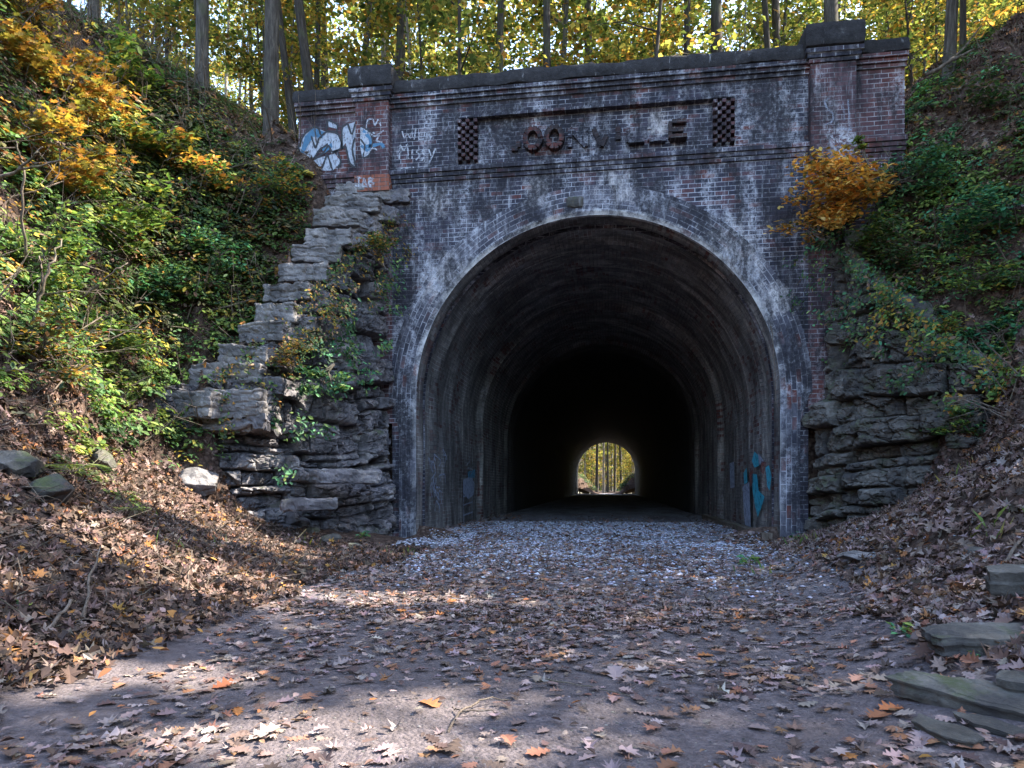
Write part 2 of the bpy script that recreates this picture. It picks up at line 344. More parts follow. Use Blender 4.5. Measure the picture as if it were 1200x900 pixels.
c = g.mix(g.ramp(g.noise(g.mapv(pos, (3, 3, .6)), 3, 5, .7), [(.62, 0), (.72, .7)]), c, (.36, .37, .40))
M['coping'] = g.bsdf(c, .9, g.noise(pos, 22, 6, .7), .7, .03)
def mk_rock(name, dark, mid, light, mossy, lay=1.0):
    g = G(name); pos = g.geo()
    n1 = g.noise(g.mapv(pos, (1, 1, 1.9*lay)), 2.6, 10, .76, .3)
    c = g.ramp(n1, [(.28, dark), (.5, mid), (.72, light)])
    vo = g.n('ShaderNodeTexVoronoi', {'Vector': g.mapv(pos, (1, 1, 2.2)), 'Scale': 3.1}).outputs[1]
    c = g.mix(.5, c, g.ramp(vo, [(.1, .3), (.5, .7), (.9, 1.0)]), 'MULTIPLY')
    drip = g.ramp(g.noise(g.mapv(pos, (6, 6, .5)), 1.3, 6, .7), [(.60, 0), (.72, 1)])
    c = g.mix(g.math('MULTIPLY', drip, .55), c, (.33, .33, .35))
    stn = g.ramp(g.noise(g.mapv(pos, (2, 2, .9), (4, 4, 4)), 1.3, 5, .65), [(.48, 0), (.64, 1)])
    c = g.mix(g.math('MULTIPLY', stn, .7), c, (.028, .028, .032))
    rust = g.ramp(g.noise(g.mapv(pos, (3, 3, .7), (9, 1, 1)), 1.1, 5, .65), [(.62, 0), (.72, 1)])
    c = g.mix(g.math('MULTIPLY', rust, .45), c, (.17, .10, .06))
    up = g.n('ShaderNodeSeparateXYZ', {0: g.n('ShaderNodeNewGeometry').outputs['Normal']}).outputs[2]
    mo = g.math('MULTIPLY', g.ramp(g.noise(pos, 2.6, 6, .7), [(.60-.2*mossy, 0), (.70-.16*mossy, 1)]), g.ramp(up, [(.0, .25), (.6, 1)]))
    c = g.mix(g.math('MULTIPLY', mo, .8), c, (.055, .075, .025))
    hh = g.math('ADD', g.noise(g.mapv(pos, (1, 1, 1.4)), 7, 10, .78), g.math('MULTIPLY', g.n('ShaderNodeTexVoronoi', {'Vector': pos, 'Scale': 13.0}).outputs[0], .5))
    M[name] = g.bsdf(c, .86, hh, .8, .035, spec=.35)
mk_rock('rock', (.040, .039, .047), (.155, .147, .16), (.42, .39, .37), .1)
mk_rock('rock_right', (.026, .025, .024), (.105, .097, .088), (.27, .255, .23), .4)
mk_rock('step_stone', (.07, .067, .072), (.19, .18, .18), (.38, .36, .34), .12, 1.0)
mk_rock('slab_stone', (.040, .038, .034), (.098, .092, .08), (.22, .21, .185), .02, .5)
mk_rock('boulder_stone', (.04, .038, .035), (.105, .10, .09), (.23, .215, .19), .45, .4)
# earth under the leaves
g = G('earth'); pos = g.geo()
sep = g.n('ShaderNodeSeparateXYZ', {0: pos})
c = g.ramp(g.noise(pos, 11, 8, .75), [(.25, (.018, .013, .012)), (.5, (.065, .048, .042)), (.75, (.15, .11, .092))])
v1 = g.n('ShaderNodeTexVoronoi', {'Vector': pos, 'Scale': 17.0, 'Randomness': 1.0})
c = g.mix(.5, c, g.ramp(v1.outputs[1], [(.1, (.05, .03, .02)), (.5, (.16, .10, .075)), (.9, (.26, .19, .15))]), 'MIX')
c = g.mix(.55, c, g.ramp(v1.outputs[0], [(.0, 1.0), (.6, .15)]), 'MULTIPLY')
M['earth'] = g.bsdf(c, .95, g.math('ADD', g.noise(pos, 30, 6, .75), g.math('MULTIPLY', v1.outputs[0], -1.0)), .9, .03, spec=.15)
g = G('path_dirt'); pos = g.geo()
big = g.noise(pos, .8, 5, .6)
c = g.ramp(g.noise(pos, 19, 8, .75), [(.28, (.035, .029, .031)), (.5, (.105, .089, .095)), (.75, (.21, .18, .19))])
c = g.mix(g.ramp(big, [(.35, 0), (.65, .6)]), c, (.10, .082, .08))
v1 = g.n('ShaderNodeTexVoronoi', {'Vector': pos, 'Scale': 60.0})
gr = g.ramp(v1.outputs[1], [(.0, (.05, .05, .055)), (.5, (.17, .17, .19)), (1, (.36, .37, .42))])
sy = g.n('ShaderNodeSeparateXYZ', {0: pos}).outputs[1]
gm = g.math('MULTIPLY', g.ramp(g.math('DIVIDE', g.math('ADD', sy, 12.0), 24.0), [(.22, 0), (.45, 1)]), g.ramp(g.noise(g.mapv(pos, (1.0, .35, 1)), 1.4, 4), [(.36, .1), (.58, 1)]))
c = g.mix(gm, c, gr)
M['path_dirt'] = g.bsdf(c, .9, g.math('ADD', g.noise(pos, 55, 5, .8), g.math('ADD', g.math('MULTIPLY', v1.outputs[0], -.8), g.math('MULTIPLY', g.noise(pos, 6, 3), 1.5))), .75, .02, spec=.25)
def mk_leaf(name, trans=.45, rough=.6, spec=.25):
    g = G(name); a = g.n('ShaderNodeAttribute', attribute_name='col').outputs[0]
    b = g.n('ShaderNodeBsdfPrincipled', {'Base Color': a, 'Roughness': rough, 'Specular IOR Level': spec})
    if trans > 0:
        t = g.n('ShaderNodeBsdfTranslucent', {'Color': g.mix(1.0, a, (1.0, 1.0, .72), 'MULTIPLY')})
        g.set(g.out.inputs[0], g.n('ShaderNodeMixShader', {0: trans, 1: b, 2: t}))
    else: g.set(g.out.inputs[0], b)
    M[name] = g.m
mk_leaf('green_leaf', .42); mk_leaf('tree_leaf', .55, .7, .15); mk_leaf('dead_leaf', .12, .8, .2); mk_leaf('pebble', 0, .8, .3)
def mk_bark(name, c0, c1, c2):
    g = G(name); pos = g.obj()
    n1 = g.noise(g.mapv(pos, (1, 1, .18)), 14, 7, .7)
    c = g.ramp(n1, [(.3, c0), (.52, c1), (.75, c2)])
    c = g.mix(g.ramp(g.noise(pos, 2.2, 4), [(.52, 0), (.66, .5)]), c, (.07, .085, .04))
    M[name] = g.bsdf(c, .92, n1, .9, .03, spec=.15)
mk_bark('bark_dark', (.018, .015, .013), (.05, .043, .037), (.11, .10, .09))
mk_bark('bark_grey', (.025, .022, .019), (.075, .068, .06), (.18, .165, .145))
mk_bark('bark_pale', (.10, .09, .08), (.24, .22, .19), (.42, .39, .34))
mk_bark('dead_wood', (.05, .04, .032), (.13, .105, .085), (.26, .22, .185))
def paint(name, c, alpha=1.0, wear=.5):
    g = G(name); pos = g.geo()
    k = g.noise(pos, 16, 6, .75); pos = g.mapv(pos, (1, 1, .45)); cc = g.mix(g.ramp(k, [(.3, .5), (.6, 0)]), c, (c[0]*.45, c[1]*.45, c[2]*.5))
    b = g.n('ShaderNodeBsdfPrincipled', {'Base Color': cc, 'Roughness': .6})
    tr = g.n('ShaderNodeBsdfTransparent')
    f = g.ramp(g.noise(pos, 24, 6, .8), [(wear-.12, 0.0), (wear+.08, alpha)])
    g.set(g.out.inputs[0], g.n('ShaderNodeMixShader', {0: f, 1: tr, 2: b})); M[name] = g.m
paint('paint_black', (.015, .016, .022), .95, .30); paint('paint_silver', (.42, .47, .55), .9, .44); paint('paint_blue', (.05, .17, .30), .9, .36)
paint('paint_white', (.50, .53, .60), .8, .49); paint('paint_cyan', (.03, .42, .58), .95, .44); paint('paint_dull_white', (.36, .42, .55), .9, .44)
paint('paint_faint', (.36, .40, .50), .55, .52); paint('paint_red', (.25, .06, .05), .7, .46); paint('paint_dull_blue', (.06, .26, .40), .9, .42)

# ------------------------------------------------------------------ SETTING: ground, path
gx = axis([(-420, -60, 30), (-60, -20, 4), (-20, -10, .6), (-10, 8.6, .08), (8.6, 20, .6), (20, 60, 4), (60, 420, 30)])
gy = axis([(-420, -60, 30), (-60, -20, 4), (-20, -12, .4), (-12, .26, .08), (.26, .56, .3), (.56, 3.2, .12), (3.2, 6, .4), (6, 57.6, 1.2), (57.6, 58.6, .5), (58.6, 130, 1.2), (130, 600, 20)])
GX, GY = np.meshgrid(gx, gy); gz = H(GX.ravel(), GY.ravel()); nx, ny = len(gx), len(gy)
i, j = np.meshgrid(np.arange(nx-1), np.arange(ny-1)); q = np.stack([j*nx+i, j*nx+i+1, (j+1)*nx+i+1, (j+1)*nx+i], -1).reshape(-1, 4)
cx = (GX.ravel()[q].mean(1)); cy = (GY.ravel()[q].mean(1))
hole = (np.abs(cx) < 3.5) & (((cy > .2) & (cy < .6)) | ((cy > 57.5) & (cy < 58.7)))
q = q[~hole]
tag(mesh_np('ground', np.stack([GX.ravel(), GY.ravel(), gz], 1), q, M['earth'], smooth=True), kind='structure', label='brown earth banks and woodland floor')
px_ = np.linspace(-2.95, 2.95, 60); py_ = axis([(-26, -13, .5), (-13, 2, .08), (2, 12, .25), (12, 66, 1.0)])
PX, PY = np.meshgrid(px_, py_); inside = PY > .2
zz = np.where(inside, 0.0, H(PX.ravel(), PY.ravel()).reshape(PX.shape))
edge = np.abs(PX)/2.95
zz = np.where(PY < .1, zz+.012-.10*sst(.74, .98, edge+.12*n2(PX.ravel(), PY.ravel(), 1.3, 9).reshape(PX.shape)-.0), .012+n2(PX.ravel(), PY.ravel(), 2.5, 4).reshape(PX.shape)*.015)
nn = len(px_); i, j = np.meshgrid(np.arange(nn-1), np.arange(len(py_)-1)); q = np.stack([j*nn+i, j*nn+i+1, (j+1)*nn+i+1, (j+1)*nn+i], -1).reshape(-1, 4)
PXs = np.where(PY > .1, PX*1.05, PX)
tag(mesh_np('path', np.stack([PXs.ravel(), PY.ravel(), zz.ravel()], 1), q, M['path_dirt'], smooth=True), kind='structure', label='dirt and gravel track running into the tunnel')

# ------------------------------------------------------------------ TUNNEL
SP, RAD = 2.42, 3.07
TUN = empty('railway_tunnel', (0, 0, 0), label='old brick railway tunnel with sooty arched mouth and graffiti on its parapet', cat='tunnel')
def arc_pts(r, n=64, z0=-.3):
    a = np.linspace(math.pi, 0, n); p = [(-r, z0)]+[(-r, z) for z in np.linspace(0.2, SP-.2, 8)]+[(r*math.cos(t), SP+r*math.sin(t)) for t in a]+[(r, z) for z in np.linspace(SP-.2, .2, 8)]+[(r, z0)]
    return np.array(p)
def headwall(y0, y1, x0, x1, ztop, mb, r=RAD):
    inner = arc_pts(r, 65)
    outer = []
    for x, z in inner:
        if z <= SP: outer.append((x0 if x < 0 else x1, z)); continue
        dx, dz = x, z-SP; k = 1e9
        if dx < -1e-6: k = min(k, (x0)/dx)
        if dx > 1e-6: k = min(k, x1/dx)
        if dz > 1e-6: k = min(k, (ztop-SP)/dz)
        outer.append((dx*k, SP+dz*k))
    outer = np.array(outer); n = len(inner)
    for cxx in (x0, x1):                      # snap nearest point to the corner
        k = np.argmin(np.hypot(outer[:, 0]-cxx, outer[:, 1]-ztop)); outer[k] = (cxx, ztop)
    for y, fl in ((y0, 0), (y1, 1)):
        V = np.concatenate([np.c_[inner[:, 0], np.full(n, y), inner[:, 1]], np.c_[outer[:, 0], np.full(n, y), outer[:, 1]]])
        k = np.arange(n-1); Q = np.stack([k, k+n, k+n+1, k+1], 1)
        mb.add(V, Q if fl == 0 else Q[:, ::-1])
    V = np.concatenate([np.c_[outer[:, 0], np.full(n, y0), outer[:, 1]], np.c_[outer[:, 0], np.full(n, y1), outer[:, 1]]])
    k = np.arange(n-1); mb.add(V, np.stack([k, k+n, k+n+1, k+1], 1))
XL, XR = -5.26, 4.96
mb = MB(); headwall(0, .6, -3.5, 3.5, 6.45, mb)
mb.box(-3.5, -2.31, 0, .6, 6.45, 7.56); mb.box(2.35, 3.5, 0, .6, 6.45, 7.56)
mb.box(-2.31, 2.35, 0, .6, 7.31, 7.56); mb.box(-2.31, 2.35, .075, .6, 6.45, 7.31)
mb.build('headwall', M['sooty_brick'], TUN)
for x0, x1, nm in ((XL, -3.5, 'wing'), (3.5, XR, 'wing')):
    MB().box(x0, x1, .004, .6, 2.0, 7.56).build('wing_panel', M['red_brick'], TUN)
def rough_box(x0, x1, y0, y1, z0, z1, step=.07, amp=.02, seed=1, rnd=.03):
    """box surface as a grid, corners rounded and worn"""
    c = np.array([(x0+x1)/2, (y0+y1)/2, (z0+z1)/2]); h = np.array([x1-x0, y1-y0, z1-z0])/2
    Vs, Qs = [], []; n = 0
    for ax in range(3):
        u, v = [(1, 2), (2, 0), (0, 1)][ax]
        nu = max(2, int(2*h[u]/step)+1); nv = max(2, int(2*h[v]/step)+1)
        for s in (-1, 1):
            A, B = np.meshgrid(np.linspace(-1, 1, nu), np.linspace(-1, 1, nv)); V = np.zeros((nu*nv, 3))
            V[:, u] = A.ravel()*h[u]; V[:, v] = B.ravel()*h[v]; V[:, ax] = s*h[ax]
            i, j = np.meshgrid(np.arange(nu-1), np.arange(nv-1)); Q = np.stack([j*nu+i, j*nu+i+1, (j+1)*nu+i+1, (j+1)*nu+i], -1).reshape(-1, 4)
            Qs.append((Q if s > 0 else Q[:, ::-1])+n); Vs.append(V); n += len(V)
    V = np.concatenate(Vs)
    inn = np.clip(V, -(h-rnd), h-rnd); d = V-inn; l = np.linalg.norm(d, axis=1)[:, None]
    V = np.where(l > rnd, inn+d/np.maximum(l, 1e-9)*rnd, V)
    Wd = V+c; nz = np.stack([fbm(Wd*3.1, 4, seed), fbm(Wd*3.1, 4, seed+20), fbm(Wd*3.1, 4, seed+40)], 1)
    nf = np.stack([fbm(Wd*11, 3, seed+7), fbm(Wd*11, 3, seed+27), fbm(Wd*11, 3, seed+47)], 1)
    return Wd+nz*amp+nf*amp*.5, np.concatenate(Qs)
def coping(x0, x1, z0, z1, y0=-.14, nm='coping', amp=.025, seed=1):
    V, Q = rough_box(x0, x1, y0, .62, z0, z1, .06, amp, seed, .05)
    return mesh_np(nm, V, Q, M['coping'], TUN, smooth=True)
coping(-3.55, 3.52, 7.765, 8.02, y0=-.12, amp=.036, seed=3); coping(XL-.08, -4.15, 7.765, 7.99, y0=-.12, amp=.036, seed=5); coping(4.18, XR+.05, 7.765, 7.98, y0=-.12, amp=.036, seed=8)
def courses(x0, x1, spec, nm='corbel_course', mat='sooty_brick'):
    mb = MB()
    for z0, z1, p in spec: mb.box(x0, x1, -p, .01, z0, z1)
    mb.build(nm, M[mat], TUN)
cs = [(7.563, 7.62, .035), (7.624, 7.69, .07), (7.694, 7.762, .105)]
courses(-3.53, 3.5, cs); courses(XL-.03, -4.13, cs, mat='red_brick'); courses(4.19, XR+.02, cs, mat='red_brick')
cs = [(6.235, 6.295, .03), (6.303, 6.365, .055), (6.373, 6.44, .085), (6.447, 6.475, .045)]
courses(-3.53, 3.5, cs, 'string_course'); courses(XL-.02, -4.13, cs, 'string_course', 'red_brick'); courses(4.19, XR+.01, cs, 'string_course', 'red_brick')
for x0, x1, m in ((-4.13, -3.53, 'red_brick'), (3.50, 4.19, 'red_brick')):
    MB().box(x0, x1, -.13, .6, 6.06, 7.66).build('pilaster', M[m], TUN)
    mb = MB()
    for k, (z0, z1, p) in enumerate([(7.663, 7.72, .03), (7.724, 7.79, .06), (7.794, 7.86, .09)]): mb.box(x0-p, x1+p, -.13-p, .62, z0, z1)
    mb.build('capital_course', M['sooty_brick'], TUN)
    V, Q = rough_box(x0-.11, x1+.11, -.26, .66, 7.865, 8.24, .06, .022, 11+int(x0), .05); mesh_np('pilaster_cap', V, Q, M['coping'], TUN, smooth=True)
    V, Q = rough_box(x0-.02, x1+.02, -.16, .1, 6.07, 6.36, .05, .008, 15, .01); mesh_np('pilaster_base', V, Q, M['orange_brick' if x0 < 0 else 'red_brick'], TUN)
# projecting band along the top of the sunk name panel
V, Q = rough_box(-2.02, 2.0, -.045, .075, 7.285, 7.335, .05, .008, 31, .008); mesh_np('panel_band', V, Q, M['sooty_brick'], TUN)
# arch ring with its jambs
rr = np.array([RAD-.02, RAD+.02, 3.28, 3.52]); ya = np.array([-.015, -.05, -.05, -.05])
path = arc_pts(1.0, 96); 
def ring(rs, ys, name, mat, y_in=.0):
    a = np.linspace(math.pi, 0, 110); V = []; UV = []
    base = [(-1, z, None) for z in np.linspace(-.3, SP-.05, 14)]+[(math.cos(t), t, 1) for t in a]+[(1, z, None) for z in np.linspace(SP-.05, -.3, 14)]
    s = 0
    for k, b in enumerate(base):
        for r, y in zip(rs, ys):
            if b[2]: x, z = r*math.cos(b[1]), SP+r*math.sin(b[1]); u = (math.pi-b[1])*3.3+SP
            else: x, z = b[0]*min(r, 3.36+.15*max(0, (b[1]-1.9)/.5)), b[1]; u = b[1] if b[0] < 0 else math.pi*3.3+2*SP-b[1]
            V.append((x, y, z)); UV.append((u, r))
    m = len(rs); n = len(base); i, j = np.meshgrid(np.arange(m-1), np.arange(n-1))
    Q = np.stack([j*m+i, j*m+i+1, (j+1)*m+i+1, (j+1)*m+i], -1).reshape(-1, 4)
    V = np.array(V); nz = fbm(V*4, 3, 77); V[:, 1] += nz*.012
    return mesh_np(name, V, Q, M[mat], TUN, uv=UV, smooth=False)
ring([RAD-.01, RAD-.01, RAD+.05, 3.22, 3.36, 3.55, 3.57], [.06, -.02, -.06, -.06, -.055, -.045, .02], 'arch_ring', 'ring_brick')
V, Q = rough_box(-.42, -.12, -.10, .0, 5.60, 5.80, .03, .03, 53, .05); mesh_np('keystone', V, Q, M['boulder_stone'], TUN, smooth=True)
# bore lining: ring joints and steps
ys = np.r_[np.arange(-.02, 12, .1), np.arange(12, 58.6, 1.2), 58.6]
def rad_at(y):
    r = np.where(y < .34, RAD-.01, np.where(y < 1.35, RAD+.07, np.where(y < 5.7, RAD+.03, np.where(y < 9.5, RAD-.09, RAD-.17))))
    for c0, a in ((.34, .05), (1.35, .045), (2.6, .02), (3.9, .02), (5.7, .05), (7.6, .02), (9.5, .03)): r = r-a*np.exp(-((y-c0)/.09)**2)
    return r
aa = np.linspace(math.pi, 0, 90); zl = np.linspace(-.3, SP-.1, 18)
V = []; UV = []; n = 0
for y in ys:
    r = rad_at(y)
    for z in zl: V.append((-r, y, z)); UV.append((y, z))
    for t in aa: V.append((r*math.cos(t), y, SP+r*math.sin(t))); UV.append((y, SP+(math.pi-t)*3.07))
    for z in zl[::-1]: V.append((r, y, z)); UV.append((y, 2*SP+math.pi*3.07-z))
V = np.array(V); m = len(V)//len(ys)
cc = V-np.array([0, 0, SP]); cc[:, 1] = 0; cc[:, 2] = np.maximum(cc[:, 2], 0); cc /= np.linalg.norm(cc, axis=1)[:, None]+1e-9
V += cc*(fbm(V*np.array([1.5, 5, 1.5]), 4, 90)*.022+fbm(V*.5, 2, 91)*.03)[:, None]*np.where(V[:, 1:2] < .1, .2, 1)
i, j = np.meshgrid(np.arange(m-1), np.arange(len(ys)-1)); Q = np.stack([j*m+i, (j+1)*m+i, (j+1)*m+i+1, j*m+i+1], -1).reshape(-1, 4)
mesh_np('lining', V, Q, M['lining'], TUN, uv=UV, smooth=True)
mb = MB(); headwall(58.0, 58.6, -5, 5, 7.6, mb, RAD-.16); mb.build('far_headwall', M['sooty_brick'], TUN)
# perforated brick grilles
for x0 in (-2.31, 2.0):
    mb = MB(); cw = .35/5; rh = .72/11
    for r in range(11):
        for c in range(5):
            if (r+c) % 2 == 0: mb.box(x0+c*cw+.004, x0+(c+1)*cw-.004, -.05+rng.uniform(-.006, .006), .074, 6.55+r*rh+.005, 6.55+(r+1)*rh-.005)
    mb.build('grille', M['red_brick'], TUN)
# raised letters of the name, as they survive
def letter(x, z0, z1, strokes, mat, dep=.07, w=.075, seed=0):
    mb = MB()
    for (a, b, c, d) in strokes:
        pts = np.array([(a, b), (c, d)], float); dv = pts[1]-pts[0]; L = np.hypot(*dv)+1e-9; nv = np.array([-dv[1], dv[0]])/L*w/2
        # block strokes made of separate short bricks
        nseg = max(1, int(L*(z1-z0)/.075))
        for k in range(nseg):
            f0, f1 = k/nseg+.03/max(nseg, 1), (k+1)/nseg-.03/max(nseg, 1)
            p0, p1 = pts[0]+dv*f0, pts[0]+dv*f1; S = np.array([.27, z1-z0])
            q = [p0*S, p1*S]; d2 = (q[1]-q[0]); l2 = np.hypot(*d2)+1e-9; n2_ = np.array([-d2[1], d2[0]])/l2*w/2
            o = rng.uniform(-.012, .012)+(.07 if (abs(d-b) < .01 and b < .3 and a < .2 and c > .9) else 0); cr = [q[0]-n2_, q[1]-n2_, q[1]+n2_, q[0]+n2_]
            V = [(x+u[0], y, z0+u[1]) for y in (.074, .075-dep-o) for u in cr]
            mb.add(V, np.array([(3, 2, 1, 0), (4, 5, 6, 7), (0, 1, 5, 4), (1, 2, 6, 5), (2, 3, 7, 6), (3, 0, 4, 7)]))
    return mb.build('letter', M[mat], TUN)
def Oc(): 
    t = np.linspace(0, 2*math.pi, 13); return [(.5+.5*math.cos(a), .5+.5*math.sin(a), .5+.5*math.cos(b), .5+.5*math.sin(b)) for a, b in zip(t[:-1], t[1:])]
letter(-1.52, 6.66, 7.0, [(.55, .2, .95, .2), (1, .26, 1, .55)], 'letter_brick', .05)['label'] = 'broken remains of the brick letter M'
letter(-1.13, 6.68, 7.02, Oc(), 'letter_brick', .13, .085)['label'] = 'first brick letter O'
letter(-.76, 6.68, 7.02, Oc(), 'letter_brick', .13, .085)['label'] = 'second brick letter O'
letter(-.36, 6.68, 7.0, [(0, 0, 0, 1), (0, 1, 1, 0), (1, 0, 1, 1)], 'sooty_brick', .06)['label'] = 'weathered brick letter N'
letter(.04, 6.66, 6.98, [(0, 1, .5, 0), (.5, 0, .8, .6)], 'letter_brick', .05)['label'] = 'worn brick letter V'
letter(.45, 6.66, 6.98, [(0, .3, 0, 1)], 'letter_brick', .05, .085)['label'] = 'brick letter I'
letter(.62, 6.66, 6.98, [(0, .12, 0, 1), (0, .08, 1.0, .08)], 'sooty_brick', .04, .06)['label'] = 'first brick letter L'
letter(.97, 6.66, 6.98, [(0, .12, 0, 1), (0, .08, 1.0, .08)], 'sooty_brick', .04, .06)['label'] = 'second brick letter L'
letter(1.31, 6.66, 6.98, [(0, .12, 0, 1), (0, .08, 1.0, .08), (.1, .52, .8, .52), (.1, .97, 1, .97)], 'letter_brick', .10, .06)['label'] = 'brick letter E'
# ---- graffiti: flat paint on the masonry
def ribbon(mb, pts, w, plane):
    pts = np.asarray(pts, float); 
    if len(pts) > 2:                          # smooth a little
        t = np.linspace(0, len(pts)-1, len(pts)*4); k = np.arange(len(pts)); pts = np.stack([np.interp(t, k, pts[:, 0]), np.interp(t, k, pts[:, 1])], 1)
        pts[1:-1] = (pts[:-2]+2*pts[1:-1]+pts[2:])/4
    d = np.gradient(pts, axis=0); d /= np.linalg.norm(d, axis=1)[:, None]+1e-9; nv = np.stack([-d[:, 1], d[:, 0]], 1)*(w/2)*rng.uniform(.75, 1.2, (len(pts), 1))
    a, b = pts+nv, pts-nv; n = len(pts); V = plane(np.concatenate([a, b])); k = np.arange(n-1)
    mb.add(V, np.stack([k, k+1, k+n+1, k+n], 1))
def poly(mb, pts, plane):
    V = plane(np.asarray(pts, float)); mb.add(V, np.array([list(range(len(pts)))]))
def wallplane(y): return lambda q: np.stack([q[:, 0], np.full(len(q), y), q[:, 1]], 1)
# crop frame: image pixels (x/4+330, y/4+50) of the left wing; turn into wall coordinates
def pxw(x, y, crop=(330, 50, 4.0)):
    px, py = x/crop[2]+crop[0], y/crop[2]+crop[1]; t = (px-600)/789; c, s = math.cos(TH), math.sin(TH)
    X = 11.5*(t*c-s)/(c+t*s); d = -X*s+11.5*c; return (X+.304, .9+(569-py)*d/789)
def W2(pts): return np.array([pxw(*p) for p in pts])
wp, wp2 = wallplane(-.003), wallplane(-.006)
g1, g2, g3 = MB(), MB(), MB()
for sil in ([(85, 480), (110, 430), (150, 395), (200, 415), (270, 430), (280, 490), (235, 520), (215, 470), (180, 500), (150, 545), (110, 560), (80, 560)],
            [(285, 400), (320, 380), (350, 370), (372, 380), (372, 540), (350, 590), (320, 570), (300, 470), (280, 500)],
            [(350, 350), (372, 350), (374, 500), (360, 520), (345, 440)], [(215, 365), (262, 385), (262, 405), (222, 395)], [(90, 555), (180, 540), (250, 520), (280, 560), (240, 600), (110, 600)]):
    poly(g1, W2(sil), wp)
g1.build('graffiti_fill', M['paint_silver'], TUN)
for bl in ([(110, 440), (150, 400), (205, 420), (190, 450), (150, 440), (125, 480), (110, 510), (85, 530)], [(190, 500), (235, 470), (240, 490), (200, 520)]):
    poly(g2, W2(bl), wp2)
g2.build('graffiti_blue', M['paint_blue'], TUN)
for st in ([(80, 490), (105, 430), (150, 395), (175, 400), (185, 440), (215, 415), (265, 425), (282, 470), (278, 500), (235, 515), (222, 480), (195, 520), (160, 545), (110, 560), (95, 560), (80, 490)],
           [(140, 440), (160, 500), (175, 450), (190, 440)], [(150, 545), (180, 500), (215, 480)],
           [(210, 410), (218, 362), (265, 385), (258, 420)], [(285, 500), (282, 400), (310, 375), (330, 440), (348, 372), (372, 375), (374, 500), (345, 440), (330, 500), (350, 590), (320, 570), (300, 480), (285, 500)],
           [(375, 420), (372, 540), (350, 590)], [(240, 520), (262, 505), (280, 560), (265, 590)], [(190, 590), (215, 520), (240, 600)], [(95, 560), (80, 555), (82, 500)]):
    ribbon(g3, W2(st), .035, wallplane(-.009))
g3.build('graffiti_outline', M['paint_black'], TUN)
pp = wallplane(-.134); pp2 = wallplane(-.137)
g1 = MB(); poly(g1, W2([(383, 410), (425, 430), (440, 480), (425, 545), (392, 560), (380, 500)]), wallplane(-.132)); g1.build('graffiti_fill', M['paint_silver'], TUN)
g1 = MB(); ribbon(g1, W2([(383, 410), (425, 430), (440, 480), (425, 545), (392, 560), (405, 500), (383, 470)]), .03, wallplane(-.1345)); g1.build('graffiti_outline', M['paint_black'], TUN)
g1 = MB(); g2 = MB()
for st in ([(395, 430), (430, 470), (425, 530), (385, 500)], [(400, 505), (440, 500), (480, 490), (492, 510)]):
    ribbon(g1, W2(st), .055, pp)
for st in ([(410, 420), (415, 380), (440, 375), (450, 410), (465, 375), (478, 410)], [(390, 450), (420, 440), (450, 460), (490, 430)], [(395, 520), (405, 545), (440, 510), (460, 520)], [(440, 440), (470, 450), (455, 480), (485, 485)]):
    ribbon(g2, W2(st), .028, pp2)
g1.build('graffiti_blue', M['paint_blue'], TUN); g2.build('graffiti_scribble', M['paint_white'], TUN)
g1 = MB()
tb = wallplane(-.176)
for st in ([(362, 650), (392, 655)], [(377, 652), (380, 690)], [(395, 690), (403, 652), (415, 690)], [(398, 675), (414, 675)], [(425, 690), (425, 652), (448, 660), (428, 670), (452, 680), (425, 690)], [(360, 690), (385, 695), (440, 695)]):
    ribbon(g1, W2(st), .03, tb)
g1.build('graffiti_tag', M['paint_white'], TUN)
g1 = MB()
for st in ([(565, 415), (575, 450), (590, 425), (605, 450), (612, 410)], [(630, 400), (622, 455)], [(645, 420), (645, 455), (668, 452)], [(680, 425), (682, 448), (705, 440)], [(680, 405), (715, 395)], [(680, 435), (700, 430)],
           [(552, 545), (555, 475), (572, 510), (590, 470), (595, 545)], [(612, 500), (612, 545)], [(648, 500), (630, 510), (650, 530), (630, 550)], [(672, 500), (655, 512), (675, 530), (655, 555)], [(690, 500), (700, 530)], [(722, 495), (690, 570)],
           [(560, 590), (620, 585)]):
    ribbon(g1, W2(st), .028, wp)
g1.build('graffiti_writing', M['paint_white'], TUN)
g1 = MB()
def W3(pts): return np.array([pxw(x, y, (580, 30, 2.4)) for x, y in pts])
for st in ([(935, 215), (920, 225), (925, 245), (945, 260), (940, 285), (920, 290)], [(970, 225), (975, 280)], [(985, 220), (990, 300)], [(955, 300), (995, 305)]):
    ribbon(g1, W3(st), .03, pp)
g1.build('graffiti_curl', M['paint_faint'], TUN)
# inside walls: given by pixel, placed on the side wall planes x = +-3.07
def side(px, py, X):
    u = (px-600)/789; dx = X-.304; c, s = math.cos(TH), math.sin(TH)   # u = (dx c + Y s)/(-dx s + Y c)
    Yr = dx*(c+u*s)/(u*c-s); d = -dx*s+Yr*c; return (Yr-11.5, .9+(569-py)*d/789)
def sidew(X, sg):
    return lambda q: np.stack([np.full(len(q), X)-sg*(.0), q[:, 0], q[:, 1]], 1)
def SL(pts, X): return np.array([side(px, py, X) for px, py in pts])
XLf, XRt = -3.03, 3.03
def strokes(sts, w, X, name, mat):
    mb = MB()
    for s in sts: ribbon(mb, SL(s, X), w, sidew(X, 1))
    mb.build(name, M[mat], TUN)
def blobs(sts, X, name, mat):
    for s in sts:
        mb = MB(); q = SL(s, X); c = q.mean(0); V = np.concatenate([[c], q]); n = len(q)
        mb.add(sidew(X, 1)(V), np.array([(0, 1+k, 1+(k+1) % n) for k in range(n)]))
        mb.build(name, M[mat], TUN)
sc = []
